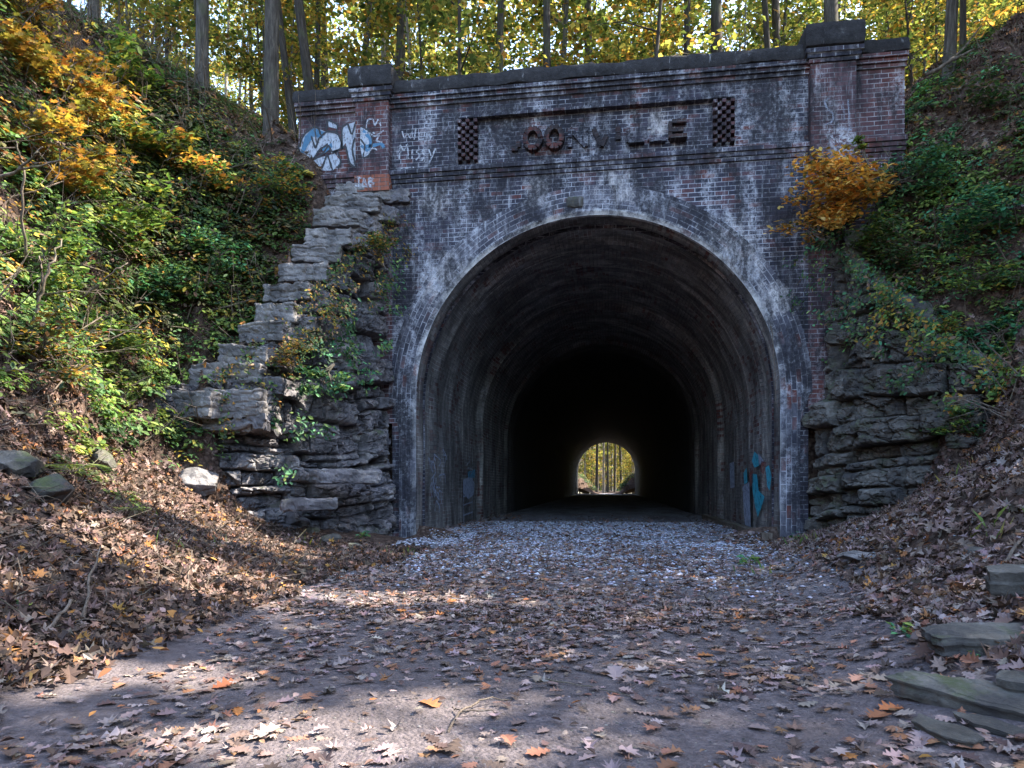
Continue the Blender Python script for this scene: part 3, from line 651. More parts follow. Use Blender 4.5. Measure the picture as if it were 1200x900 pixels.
for k in range(16):
    x0, y0 = rng.uniform(503, 522), rng.uniform(530, 600); sc.append([(x0, y0), (x0+rng.uniform(-3, 3), y0+rng.uniform(-14, -6)), (x0+rng.uniform(0, 7), y0+rng.uniform(-10, 6)), (x0+rng.uniform(0, 6), y0+rng.uniform(2, 14))])
strokes(sc, .03, XLf, 'graffiti_scrawl', 'paint_dull_white')
blobs([[(543, 562), (552, 558), (556, 566), (555, 580), (549, 585), (543, 578)]], XLf, 'graffiti_pale_block', 'paint_dull_white')
strokes([[(543, 560), (543, 615)], [(554, 558), (553, 610)], [(543, 592), (554, 588)], [(543, 604), (554, 600)], [(543, 582), (554, 578)]], .035, XLf, 'graffiti_ladder', 'paint_dull_white')
strokes([[(549, 530), (551, 540), (547, 545)], [(553, 530), (554, 545)], [(548, 548), (554, 550), (551, 556)]], .05, XLf, 'graffiti_scribble', 'paint_white')
blobs([[(567, 548), (573, 540), (576, 560), (573, 582), (567, 580)], [(548, 553), (557, 550), (556, 560), (549, 560)], [(574, 595), (583, 591), (584, 597), (575, 600)]], XLf, 'graffiti_blue_patch', 'paint_dull_blue')
blobs([[(559, 540), (565, 542), (565, 580), (560, 582)], [(585, 530), (590, 528), (590, 545), (586, 545)]], XLf, 'graffiti_red_patch', 'paint_red')
blobs([[(881, 540), (884, 529), (889, 534), (889, 546), (884, 548)], [(881, 555), (887, 556), (889, 575), (896, 582), (893, 592), (888, 606), (884, 590), (882, 575)], [(897, 548), (901, 545), (904, 558), (902, 575), (899, 570)], [(871, 555), (875, 548), (876, 565), (872, 568)]], XRt, 'graffiti_cyan_patch', 'paint_cyan')
blobs([[(855, 543), (860, 541), (861, 571), (856, 572)], [(870, 570), (878, 565), (880, 620), (873, 618)], [(888, 530), (895, 540), (890, 545)]], XRt, 'graffiti_pale_patch', 'paint_dull_white')
blobs([[(878, 555), (882, 550), (883, 565), (879, 570)], [(892, 540), (898, 542), (895, 556), (891, 552)]], XRt, 'graffiti_red_patch', 'paint_red')

# ------------------------------------------------------------------ ROCK FACES
def rock_face(L, sg, name, mat, parent, seed, lays, lean=.04, blk=.16, cap_in=1.2, cap_up=.25, wob=.10):
    s, q = polyl(L, .022); n = len(s)
    k = np.ones(25)/25; sx = np.convolve(np.pad(q[:, 0], 12, 'edge'), k, 'valid'); sy = np.convolve(np.pad(q[:, 1], 12, 'edge'), k, 'valid')
    T = np.stack([np.gradient(sx), np.gradient(sy)], 1); T /= np.linalg.norm(T, axis=1)[:, None]; Nn = np.stack([-T[:, 1], T[:, 0]], 1)*sg
    zt, zb = q[:, 3], q[:, 2]-.45
    nv = 260; v = np.linspace(0, 1, nv); S, Vv = np.meshgrid(s, v)
    Z = zb[None]+(zt+.12*fbm(np.stack([s*1.3, s*0, s*0], 1), 3, seed)-zb)[None]*v[:, None]
    p3 = np.stack([S, Z, np.zeros_like(S)], -1)
    Zw = Z+wob*fbm(p3*np.array([.8, .8, 1]), 3, seed+1)+.04*S; fc = np.floor(S*1.05+.5*fbm(p3*.9+4, 2, seed+2)); Zw = Zw+(_h(fc, fc*0, fc*0, seed+21)-.5)*.42
    r = np.random.default_rng(seed); b = [-.6]
    while b[-1] < 8: b.append(b[-1]+r.uniform(*lays))
    b = np.array(b); li = np.clip(np.searchsorted(b, Zw)-1, 0, len(b)-2)
    dz = np.minimum(Zw-b[li], b[li+1]-Zw)
    w = .3+.75*_h(li, li*0, li*0, seed+3)
    Sw = S+.10*fbm(p3*np.array([2.2, 2.2, 1])+9, 3, seed+5)+li*1.37
    ci = np.floor(Sw/w); fr = Sw/w-ci; ds = np.minimum(fr, 1-fr)*w
    off = (_h(ci, li, li*0, seed+6)-.5)*2*blk
    off = np.where(_h(ci, li, li*0, seed+8) > .88, off-.22, off)
    tilt = (_h(ci, li, li*0, seed+9)-.5)*.22*(fr-.5)*w
    e = np.minimum(dz, ds*1.2)
    grv = -(.04+.16*np.clip(fbm(p3*1.7+3, 3, seed+17)+.35, 0, 1))*np.exp(-(e/.02)**2)-.015*np.exp(-(e/.05))
    rg = 1-np.abs(fbm(p3*3.3+7, 4, seed+19))*2
    D = off+tilt+grv+.10*fbm(p3*1.1, 2, seed+11)+.02*fbm(p3*5.5, 4, seed+12)-.05*np.clip(rg-.75, 0, 1)*4*.5+.018*fbm(p3*17, 3, seed+13)
    for fs_, am in ((3.2, .075), (8.0, .035)):
        pw = p3*np.array([fs_, fs_*1.5, 0])+.35*fbm(p3*fs_*.8, 2, seed+31)[..., None]*np.array([1, 1, 0]); hid, of_, ed = worley(pw, seed+int(fs_))
        D = D+am*((hid-.5)*1.3+of_[..., 0]*(hid-.5)*1.6+of_[..., 1]*(.5-_h((hid*1e4).astype(np.int64), li*0, li*0, 3))*1.4)-am*.5*np.exp(-(ed/.06)**2)
    D *= sst(-.02, .25, S-.0+.12)                         # meets the portal cleanly
    D = D-lean*(Z-zb[None])
    X = sx[None]+Nn[None, :, 0]*D; Y = sy[None]+Nn[None, :, 1]*D
    V = np.stack([X, Y, Z], -1)
    # top, running back into the hill
    m = 14; tt = np.linspace(0, 1, m+1)[1:]
    top = V[-1][None]+np.concatenate([-(Nn[None]*(tt[:, None, None]*cap_in)), (tt[:, None, None]*cap_up*np.ones((1, n, 1)))], -1)
    tp = top.reshape(-1, 3); tp[:, 2] += .10*fbm(tp*2.2, 3, seed+15)
    top = tp.reshape(top.shape); top[..., 1] = np.minimum(top[..., 1], .3)
    V = np.concatenate([V, top]); V[..., 1] = np.minimum(V[..., 1], .35)
    nr = len(V); i, j = np.meshgrid(np.arange(n-1), np.arange(nr-1)); Q = np.stack([j*n+i, j*n+i+1, (j+1)*n+i+1, (j+1)*n+i], -1).reshape(-1, 4)
    if sg > 0: Q = Q[:, ::-1]
    return mesh_np(name, V.reshape(-1, 3), Q, M[mat], parent, smooth=False)
LW = empty('stepped_wing_wall', (-4.8, -1.5, 0), label='grey coursed rock wing wall climbed by worn stone steps at the portal\'s graffiti side', cat='rock wall')
LW.location = (0, 0, 0)
rock_face(LC, 1, 'rock_face', 'rock', LW, 5, (.10, .46), .05, .12, .8, .1, .16)
RW = rock_face(RC, -1, 'rock_outcrop', 'rock_right', None, 29, (.12, .5), .10, .15, 1.0, .35, .28)
tag(RW, 'mossy dark rock outcrop beside the arch under golden and green creepers', 'rock outcrop')
def stone(name, c, dims, rot=0, tilt=(0, 0), seed=1, mat='step_stone', amp=.03, rnd=.05, step=.05, parent=None, cut=.0):
    V, Q = rough_box(-dims[0]/2, dims[0]/2, -dims[1]/2, dims[1]/2, -dims[2]/2, dims[2]/2, step, 0, 0, rnd)
    sd = np.array([seed*3.7, seed*1.3, 0]); W = V+sd
    lo = np.stack([fbm(W*1.1, 2, seed), fbm(W*1.1+5, 2, seed), fbm(W*1.1+9, 2, seed)], 1)*amp*2.5*np.array([1.9, 1.9, .7]); lo -= lo.mean(0)
    hi = np.stack([fbm(W*5, 4, seed+3), fbm(W*5+5, 4, seed+3), fbm(W*5+9, 4, seed+3)], 1)*amp*1.5
    vf = vn(W*16, seed+5)*.5+vn(W*34, seed+6)*.3; hi = hi+(V/(np.linalg.norm(V, axis=1)[:, None]+1e-6))*(vf*amp*.35)[:, None]
    hi = hi-(V/(np.linalg.norm(V, axis=1)[:, None]+1e-6))*(np.clip(.12-np.abs(fbm(W*1.8+3, 3, seed+9)), 0, 1)*amp*7)[:, None]
    hid, of_, ed = worley(W*np.array([4.5, 4.5, 6])+.3*fbm(W*3, 2, seed)[:, None], seed+2); un = V/(np.linalg.norm(V/np.array(dims), axis=1)[:, None]+1e-6)/np.array(dims)**2; un /= np.linalg.norm(un, axis=1)[:, None]+1e-9
    hi = hi*.6+un*(amp*1.5*((hid-.5)*1.2+of_[:, 0]*(hid-.5)*1.6)-amp*.7*np.exp(-(ed/.07)**2))[:, None]
    V = V*(1+cut*np.sign(V[:, 0:1])*(V[:, 1:2]/dims[1]))+lo+hi
    lz = W[:, 2]*9+1.5*fbm(W*1.5, 2, seed+8); V[:, :2] *= (1-.05*np.exp(-((lz-np.round(lz))/.12)**2)*(np.abs(V[:, 2:3].ravel()) < dims[2]*.45))[:, None]
    V[:, 2] += tilt[0]*V[:, 0]+tilt[1]*V[:, 1]
    c_, s_ = math.cos(rot), math.sin(rot); V = np.c_[V[:, 0]*c_-V[:, 1]*s_, V[:, 0]*s_+V[:, 1]*c_, V[:, 2]]
    if parent is not None: return mesh_np(name, V+np.asarray(c), Q, M[mat], parent, smooth=False)
    o = mesh_np(name, V, Q, M[mat], None, smooth=True); o.location = [float(k) for k in c]; return o
# the flight of steps: pixel centre of each tread's front edge, its width, distance
steps = [(222, 458, 62, 9.35), (272, 455, 78, 9.5), (262, 428, 88, 9.75), (283, 403, 62, 9.95), (306, 378, 62, 10.15), (322, 355, 60, 10.4), (336, 332, 62, 10.65), (352, 309, 64, 10.9),
         (368, 287, 62, 11.1), (382, 266, 62, 11.3), (398, 246, 62, 11.5), (412, 229, 66, 11.7), (424, 214, 66, 11.85)]
for k, (px, py, w, d) in enumerate(steps):
    wd = w/F*d; hgt = [.36, .42, .30][k] if k < 3 else .30
    c = P(px, py, d); c[1] += .38; c[2] -= hgt/2
    stone('stone_step', c, (wd*.95, .85, hgt), rng.uniform(-.06, .10), (rng.uniform(-.04, .04), rng.uniform(-.02, .05)), 50+k, 'step_stone', .024, .02, .028, LW)
    if k > 1: stone('stone_step', c+np.array([wd*.45, .06, -.06-.04*(k % 3)]), (wd*.7, .7, hgt*.8), rng.uniform(-.2, .2), (-.06, 0), 150+k, 'rock', .028, .02, .03, LW)
stone('ledge_stone', P(258, 497, 9.35)+np.array([0, .42, 0]), (1.15, .7, .2), .05, (.03, 0), 71, 'rock', .04, .02, .035, LW)
stone('ledge_stone', P(350, 592, 9.3)+np.array([0, .3, 0]), (.75, .7, .17), .5, (.02, 0), 72, 'rock', .02, .03, .04, LW)
stone('ledge_stone', P(395, 558, 9.9)+np.array([0, .3, 0]), (.95, .6, .2), .8, (.0, 0), 73, 'rock', .02, .03, .04, LW)
# boulders and slabs: label, pixel, distance, dims
def facet_rock(name, c, dims, rot, seed, mat, nfac=26, rough=.02):
    r = np.random.default_rng(seed*13+1); nu, nv = 84, 54
    th = np.linspace(0, 2*math.pi, nu, endpoint=False); ph = np.linspace(.02, math.pi-.02, nv)
    A, B = np.meshgrid(th, ph); D = np.stack([np.sin(B)*np.cos(A), np.sin(B)*np.sin(A), np.cos(B)], -1).reshape(-1, 3)
    N = r.normal(0, 1, (nfac, 3)); N /= np.linalg.norm(N, axis=1)[:, None]; hh = r.uniform(.72, 1.0, nfac)
    q = D@N.T; k = np.where(q > .05, hh[None]/np.maximum(q, .05), 9); rad = np.minimum(np.sort(k, 1)[:, 0], 1.15)
    V = D*rad[:, None]*np.array(dims)/2; sdv = np.array([seed*2.1, 0, seed*.7]); W = V+sdv
    V = V+D*((fbm(W*4, 3, seed)*1.1+fbm(W*13, 4, seed+2)*.6-.9*np.exp(-(np.abs(fbm(W*3+5, 3, seed+4))/.05)**2))*rough)[:, None]
    c_, s_ = math.cos(rot), math.sin(rot); V = np.c_[V[:, 0]*c_-V[:, 1]*s_, V[:, 0]*s_+V[:, 1]*c_, V[:, 2]]
    i, j = np.meshgrid(np.arange(nu), np.arange(nv-1)); i2 = (i+1) % nu
    Q = np.stack([j*nu+i, (j+1)*nu+i, (j+1)*nu+i2, j*nu+i2], -1).reshape(-1, 4)
    o = mesh_np(name, V, [Q, np.array([list(range(nu))]), np.array([list(range((nv-1)*nu, nv*nu))[::-1]])], M[mat], None, smooth=False); o.location = [float(v) for v in c]; return o
def slab_rock(name, c, dims, rot, tilt, seed, mat):
    r = np.random.default_rng(seed*7+3); nb, nr, ns = 150, 26, 9; a = np.linspace(0, 2*math.pi, nb, endpoint=False)
    N2 = np.arange(6)*math.pi/3+r.uniform(-.35, .35, 6); hh = r.uniform(.72, 1.0, 6); D = np.stack([np.cos(a), np.sin(a)], 1); P2 = np.stack([np.cos(N2), np.sin(N2)], 1)
    q = D@P2.T; rad = np.minimum(np.min(np.where(q > .1, hh/np.maximum(q, .1), 9), 1), 1.35)
    ol = D*rad[:, None]*np.array(dims[:2])/2; pn = np.c_[ol*9, np.zeros(nb)]; ol = ol*(1+.08*fbm(pn+seed, 4, seed)+.05*fbm(pn*4, 3, seed+1))[:, None]
    V = []; 
    for k in range(nr): t = k/(nr-1); V.append(np.c_[ol*max(t, .01), np.full(nb, dims[2]/2)])
    for k in range(1, ns):
        t = k/(ns-1); st_ = 1+.05*(_h(np.full(nb, int(t*5)), np.zeros(nb, int), np.zeros(nb, int), seed)-.5)*2-.10*t
        V.append(np.c_[ol*np.asarray(st_)[:, None], np.full(nb, dims[2]/2-dims[2]*t)])
    V = np.concatenate(V); W = V+seed*1.7
    V[:, 2] += fbm(W*np.array([4, 4, 0]), 3, seed)*.012+fbm(W*22, 3, seed+1)*.003; V[:, 2] += (np.floor(fbm(W*np.array([3, 5, 0]), 2, seed+5)*2)*.004)
    V[:, :2] *= (1+.06*fbm(W*np.array([18, 18, 30]), 4, seed+3))[:, None]; V[:, 2] += .006*fbm(W*9, 4, seed+8)+.004*fbm(W*38, 3, seed+9)
    V[:, 2] += tilt[0]*V[:, 0]+tilt[1]*V[:, 1]
    c_, s_ = math.cos(rot), math.sin(rot); V = np.c_[V[:, 0]*c_-V[:, 1]*s_, V[:, 0]*s_+V[:, 1]*c_, V[:, 2]]
    m = nr+ns-1; i, j = np.meshgrid(np.arange(nb), np.arange(m-1)); i2 = (i+1) % nb; Q = np.stack([j*nb+i, (j+1)*nb+i, (j+1)*nb+i2, j*nb+i2], -1).reshape(-1, 4)
    o = mesh_np(name, V, [Q, np.array([list(range((m-1)*nb, m*nb))[::-1]])], M[mat], None, smooth=False); o.location = [float(v) for v in c]; return o
EXC = []
def rk(name, label, px, py, d, dims, rot, tilt, seed, mat='boulder_stone', amp=.05, rnd=.12, sink=.0, cut=0, cat='boulder'):
    p = P(px, py, d); st = .035 if d > 5 else .02; rnd *= .6; amp *= 1.15
    h_ = hit(px, py+dims[2]*.4*F/d)
    if h_ is not None: p = h_+np.array([.02 if name == 'rock_slab' else 0, .1, dims[2]*(.75 if name == 'rock_slab' else .22)])
    EXC.append((p[0], p[1], dims[0]*.46, dims[1]*.5, rot))
    o = slab_rock(name, p, dims, rot, tilt, seed, mat) if name == 'rock_slab' else facet_rock(name, p, np.array(dims)*1.1, rot, seed, mat, rough=min(.03, max(dims)*.04)); tag(o, label, cat); return o
rk('boulder', 'pale rounded boulder on the bare slope below the stone steps', 207, 527, 8.7, (.38, .3, .2), .1, (0, 0), 81)
rk('boulder', 'broad dusty grey boulder half buried under the small pale one', 225, 560, 8.6, (.62, .4, .34), .1, (-.1, .1), 82, 'step_stone', .06, .2)
rk('boulder', 'brown boulder beside the lowest corner of the rock wing wall', 318, 590, 9.0, (.5, .5, .42), .4, (0, 0), 83, 'boulder_stone', .05, .14)
rk('boulder', 'big mossy boulder on the bank at the picture edge among ferns', 5, 540, 6.2, (.40, .32, .22), .15, (-.05, 0), 84, 'boulder_stone', .06, .16)
rk('boulder', 'mossy grey boulder on the bank between the fern and the edge boulder', 108, 535, 6.6, (.30, .26, .22), -.1, (.1, 0), 85, 'boulder_stone', .06, .16)
rk('boulder', 'low green stone under the fern on the leafy bank', 45, 570, 5.9, (.36, .3, .2), .1, (0, 0), 86, 'boulder_stone', .05, .12)
for k, (px, py, d, s, lb) in enumerate([(385, 632, 10.2, .34, 'largest mossy stone at the foot of the rock wing wall'), (412, 640, 10.3, .22, 'small round stone in front of the rock wing wall'), (362, 622, 10.0, .25, 'flat pale stone tucked against the rock wing wall'), (455, 614, 10.9, .3, 'grey stone beside the foot of the arch jamb')]):
    rk('stone', lb, px, py, d, (s, s*.8, s*.5), k, (0, 0), 90+k, 'boulder_stone', .03, .07, cat='stone')
rk('rock_slab', 'long flat greenish slab, the largest of the slabs by the track', 1172, 842, 2.55, (.74, .22, .065), -.72, (-.05, .14), 101, 'slab_stone', .018, .02, 0, .1, 'rock slab')
rk('rock_slab', 'short flat slab lying below the long one', 1120, 880, 2.40, (.27, .13, .045), -.95, (-.05, .12), 102, 'slab_stone', .014, .018, 0, .2, 'rock slab')
rk('rock_slab', 'broad mossy slab with a green sprig in front, above the long slab', 1160, 765, 3.1, (.50, .24, .09), .12, (.03, .12), 103, 'slab_stone', .025, .03, 0, .1, 'rock slab')
rk('rock_slab', 'slab cut by the picture edge beside the long slab', 1212, 822, 2.75, (.22, .16, .07), -.7, (-.05, .12), 104, 'slab_stone', .018, .02, 0, 0, 'rock slab')
rk('rock_slab', 'thin sliver of slab under the lower edge of the long slab', 1180, 872, 2.45, (.26, .09, .03), -.8, (-.05, .1), 105, 'slab_stone', .01, .015, 0, 0, 'rock slab')
rk('rock_slab', 'dark wet slab embedded high on the leafy bank', 1212, 695, 3.7, (.36, .24, .12), -.3, (0, .12), 106, 'slab_stone', .03, .03, 0, 0, 'rock slab')
rk('stone', 'flat purplish stone on the leaves between the track and the outcrop', 1014, 652, 7.0, (.42, .3, .10), .4, (0, .3), 107, 'step_stone', .03, .04, cat='stone')
rk('stone', 'small yellowish stone on the bank above the dark wet slab', 1160, 648, 4.6, (.16, .13, .09), .4, (0, .1), 108, 'boulder_stone', .02, .04, cat='stone')
mb = MB(); tp = np.linspace(0, 1, 12); pts = np.stack([2.83+.03*np.sin(tp*5), .1+tp*7.0-.3, .06+0*tp], 1)
V, Q = rough_box(-.09, .09, 0, 7.2, 0, .13, .08, .012, 61, .02)
o = mesh_np('edge_timber', V, Q, M['dead_wood'], smooth=True); o.location = (2.84, -.1, .0)
tag(o, 'long weathered timber lying along the foot of the tunnel wall', 'timber')

# ------------------------------------------------------------------ LITTER
PINK = [((.19, .145, .135), 4), ((.24, .185, .175), 3), ((.115, .078, .068), 3.5), ((.28, .225, .215), 1.3), ((.22, .11, .075), 1.2), ((.20, .105, .06), 1.0), ((.07, .05, .045), 2), ((.34, .14, .05), .15)]
DARK = [((.10, .065, .05), 4), ((.15, .10, .08), 3), ((.055, .038, .032), 4), ((.21, .155, .135), 1.6), ((.24, .11, .05), .8), ((.33, .17, .05), .25)]
def scatter(n, x0, x1, y0, y1, dens=None):
    x = rng.uniform(x0, x1, n); y = rng.uniform(y0, y1, n)
    if dens is not None:
        k = rng.uniform(0, 1, n) < dens(x, y); x, y = x[k], y[k]
    return x, y
def infront(x, y, m=120):
    z = H(x, y); px, py, d = proj(np.stack([x, y, z], 1)); return (d > .8) & (px > -m) & (px < 1200+m) & (py < 980) & (py > -120)
def litter(name, n, box, dens, size, tmpl, spec, tilt, curl, lift=.01, label=None):
    x, y = scatter(n, *box, dens); k = infront(x, y)
    for ex, ey, ea, eb, er in EXC:
        u = (x-ex)*math.cos(er)+(y-ey)*math.sin(er); v = -(x-ex)*math.sin(er)+(y-ey)*math.cos(er); k &= (u/ea)**2+(v/eb)**2 > rng.uniform(.5, 1.3, len(x))
    x, y = x[k], y[k]
    z = np.where((y > .1) & (np.abs(x) < 3.1), .02, H(x, y)); Nn = np.where(((y > .1) & (np.abs(x) < 3.1))[:, None], np.array([[0, 0, 1.]]), Hn(x, y))
    Nn = Nn+rng.normal(0, 1, Nn.shape)*tilt; s = rng.uniform(size[0], size[1], len(x))
    mb = MB(); leaves(mb, np.stack([x, y, z+lift+rng.uniform(0, .02, len(x))*(1+tilt*2)], 1), Nn, s, tmpl, pal(len(x), spec), curl=rng.uniform(-.9, 1.1, len(x))*curl)
    return tag(mb.build(name, M['dead_leaf']), label=label, kind='stuff')
clump = lambda x, y: np.clip(.60+n2(x, y, .8, 21)*1.5, .12, 1)
def bank(x, y): return ((x < -2.1-.4*n2(x, y, .8, 2)) | (x > 1.75+.35*n2(x, y, .8, 6)+np.clip((y+8)*.14, 0, 1.1)))
def near_path(x, y): return clump(x, y)*(~bank(x, y))*np.where((x < .2) & (x > -2.0) & (y < -8.6), .6, 1.0)*(np.abs(x) < 3.6)
litter('fallen_leaves', 7500, (-3, 2.2, -10.6, -6.5), near_path, (.035, .098), LOBED, PINK, .09, .6, .012, 'brown lobed oak leaves fallen on the near track')
litter('fallen_leaves', 6500, (-3, 2.2, -10.6, -6.5), near_path, (.03, .08), MAPLE, PINK, .10, .8, .012, 'maple leaves fallen on the near track')
litter('fallen_leaves', 19000, (-3.6, 3.4, -7.2, .6), lambda x, y: ~bank(x, y)*np.clip(.8+n2(x, y, .7, 23)*.9, .15, 1)*np.where((y > -3.2) & (x > -1.6) & (x < 2.2), .4, 1), (.035, .092), MAPLE, PINK, .14, .8, .012, 'leaves carpeting the track before the tunnel')
litter('fallen_leaves', 4200, (-3.0, 3.0, .2, 9), lambda x, y: np.clip((9-y)/9, 0, 1)*np.where(np.abs(x) > 2.2, 1, .45), (.05, .11), MAPLE, PINK, .16, .8, .02, 'leaves blown into the tunnel')
litter('fallen_leaves', 16000, (-3, 3, -10.4, -1), lambda x, y: clump(x, y)*(~bank(x, y)), (.02, .05), OVAL, PINK+DARK, .25, .9, .01, 'small broken leaves on the track')
litter('leaf_litter', 9000, (-6.4, -2.0, -10.6, -2.2), bank, (.03, .07), OVAL, DARK, .6, 1.0, .03, 'small dead leaves on the bank below the shrubs')
litter('leaf_litter', 9000, (1.4, 6.4, -10.6, -.2), bank, (.03, .07), OVAL, DARK+PINK[:3], .6, 1.0, .03, 'small dead leaves on the bank by the outcrop')
litter('leaf_litter', 22000, (-6.4, -2.1, -10.6, -2.2), bank, (.045, .095), MAPLE, DARK, .45, 1.0, .02, 'thick dead leaves on the bank below the shrubs')
litter('leaf_litter', 15000, (1.4, 6.6, -10.6, -.2), bank, (.055, .115), MAPLE, PINK[:3]+DARK, .4, 1.0, .02, 'thick dead leaves on the bank by the outcrop')
litter('leaf_litter', 4000, (1.2, 3.6, -9.9, -6.5), bank, (.05, .10), LOBED, PINK, .3, 1.0, .03, 'dead oak leaves on the near bank')
litter('leaf_litter', 16000, (-13, -4.6, -8.5, .25), None, (.07, .13), MAPLE, DARK, .45, 1.0, .02, 'dead leaves on the steep wooded slope')
litter('leaf_litter', 14000, (4.0, 9, -4.5, .3), None, (.07, .13), MAPLE, DARK, .45, 1.0, .02, 'dead leaves on the slope above the outcrop')
litter('leaf_litter', 8000, (-11, -5.0, .2, 4), None, (.09, .15), MAPLE, [((.22, .14, .09), 3), ((.30, .19, .11), 2), ((.12, .08, .06), 2)], .4, 1.0, .02, 'pale dead leaves on the sunny hilltop')
litter('leaf_litter', 7000, (5.0, 10, .2, 4), None, (.09, .15), MAPLE, DARK, .4, 1.0, .02, 'dead leaves on the hilltop beyond the parapet')
# gravel
def pebbles(n, box, size, spec, dens=None):
    x, y = scatter(n, *box, dens); z = np.where(y > .1, .015, H(x, y)+.012)
    ico = np.array([(0, 0, 1), (.9, 0, .3), (.2, .85, .35), (-.8, .4, .2), (-.6, -.7, .3), (.4, -.8, .25), (0, 0, -.5)], float)
    Fc = np.array([(0, 1, 2), (0, 2, 3), (0, 3, 4), (0, 4, 5), (0, 5, 1), (6, 2, 1), (6, 3, 2), (6, 4, 3), (6, 5, 4), (6, 1, 5)])
    n = len(x); a = rng.uniform(0, 6.28, n); s = rng.uniform(*size, n); sc = np.stack([s*rng.uniform(.7, 1.3, n), s*rng.uniform(.7, 1.3, n), s*rng.uniform(.4, .8, n)], 1)
    Vv = ico[None]*sc[:, None]; ca, sa = np.cos(a)[:, None], np.sin(a)[:, None]
    Vv = np.stack([Vv[..., 0]*ca-Vv[..., 1]*sa, Vv[..., 0]*sa+Vv[..., 1]*ca, Vv[..., 2]], -1)+np.stack([x, y, z], 1)[:, None]
    mb = MB(); mb.add(Vv.reshape(-1, 3), (Fc[None]+(np.arange(n)*7)[:, None, None]).reshape(-1, 3)); mb.C.append(np.repeat(pal(n, spec), 7, 0))
    return mb.build('gravel', M['pebble'])
GRV = [((.24, .25, .30), 3), ((.42, .44, .52), 3), ((.10, .10, .115), 2), ((.24, .20, .17), 1)]
tag(pebbles(56000, (-2.9, 2.9, -6.5, 5), (.012, .028), GRV, lambda x, y: sst(-6.5, -2.0, y)*np.clip(.6+n2(x, y, .9, 33), .1, 1)), 'pale blue-grey gravel on the tunnel floor', None, None, 'stuff')
tag(pebbles(14000, (-2.6, 1.8, -10.3, -5), (.003, .008), [((.10, .088, .085), 3), ((.16, .14, .135), 2), ((.05, .045, .045), 2)], lambda x, y: np.clip(.5+n2(x, y, 1.1, 36), .05, 1)), 'small grit on the near track', None, None, 'stuff')
# single leaves that stand out
single = [('fallen_leaf', 'bright orange curled leaf alone on the gravel before the tunnel', 645, 702, (.50, .17, .05), .10), ('fallen_leaf', 'pale orange flat leaf in the middle of the track', 637, 734, (.45, .22, .13), .13),
          ('fallen_leaf', 'rust brown crumpled leaf on the dirt near the bank', 264, 810, (.20, .07, .035), .15), ('fallen_leaf', 'copper oak leaf lying in the sunny patch', 503, 832, (.33, .14, .06), .14),
          ('fallen_leaf', 'large tan oak leaf flat on the dark track', 722, 797, (.34, .26, .25), .17), ('fallen_leaf', 'orange leaf beside the long slab, topmost of the heap', 1045, 838, (.42, .15, .06), .13),
          ('fallen_leaf', 'brown leaf under the orange one by the long slab', 1028, 848, (.26, .11, .055), .15), ('fallen_leaf', 'golden leaf by the green sprig on the bank', 1077, 740, (.50, .28, .06), .08),
          ('fallen_leaf', 'pinkish broad leaf right of the track near the slabs', 1006, 802, (.36, .20, .15), .13), ('fallen_leaf', 'yellow-brown leaf at the foot of the bank by the flat stone', 972, 655, (.46, .28, .08), .22),
          ('fallen_leaf', 'pale big leaf in the sunlit patch at the lower edge', 310, 868, (.42, .34, .30), .16), ('fallen_leaf', 'grey-pink leaf left of the sunny patch', 130, 872, (.34, .28, .28), .15)]
for nm, lb, px, py, c, s in single:
    p = hit(px, py)
    if p is None: continue
    mb = MB(); leaves(mb, [(0, 0, .025)], [rng.normal(0, .10, 3)+np.array([0, -.10, 1])], np.array([s*.85]), LOBED, np.array([c])*.8, curl=np.array([.45]))
    o = mb.build(nm, M['dead_leaf']); o.location = p.tolist(); tag(o, lb, 'leaf')
# sticks
def stick(name, label, paths, cat='stick', mat='dead_wood', loc=None):
    mb = MB()
    for pts, r0, r1 in paths:
        pts = np.asarray(pts, float); t = np.linspace(0, 1, len(pts)*4); k = np.linspace(0, 1, len(pts)); q = np.stack([np.interp(t, k, pts[:, a]) for a in range(3)], 1)
        q[1:-1] += rng.normal(0, r0*.6, q[1:-1].shape); tube(mb, q, np.linspace(r0, r1, len(q)), 6)
    org = mb.V[0][0]; o = mb.build(name, M[mat], smooth=True, org=org); o.location = org.tolist(); return tag(o, label, cat)
def gp(px, py, up=.02): p = hit(px, py); return p+np.array([0, 0, up])
stick('twig', 'bare forked twig lying on the track by the copper leaf', [([gp(525, 865), gp(540, 845, .04), gp(570, 832, .05), gp(600, 825)], .006, .002), ([gp(540, 845, .04), gp(575, 845, .04), gp(592, 843)], .004, .0015), ([gp(540, 845, .04), gp(530, 838, .03)], .004, .002)])
stick('twig', 'long thin twig on the track towards the outcrop side', [([gp(618, 798), gp(650, 805, .03), gp(690, 812, .03), gp(740, 822)], .004, .002)])
stick('stick', 'pale stick leaning on the leafy bank among shrubs', [([gp(98, 735, .05), gp(108, 700, .16), gp(118, 676, .2)], .010, .005)])
stick('stick', 'dark stick lying across the dead leaves on the bank', [([gp(58, 750, .05), gp(82, 727, .1), gp(92, 722, .08)], .012, .008)])
stick('stick', 'thin stick standing from the bank near the track', [([gp(218, 705, .02), gp(222, 690, .12), gp(225, 675, .2)], .005, .003)])
stick('stick', 'crooked fallen branch on the bank above the slabs', [([gp(1176, 672, .05), gp(1190, 662, .12), gp(1199, 655, .12)], .012, .008)])
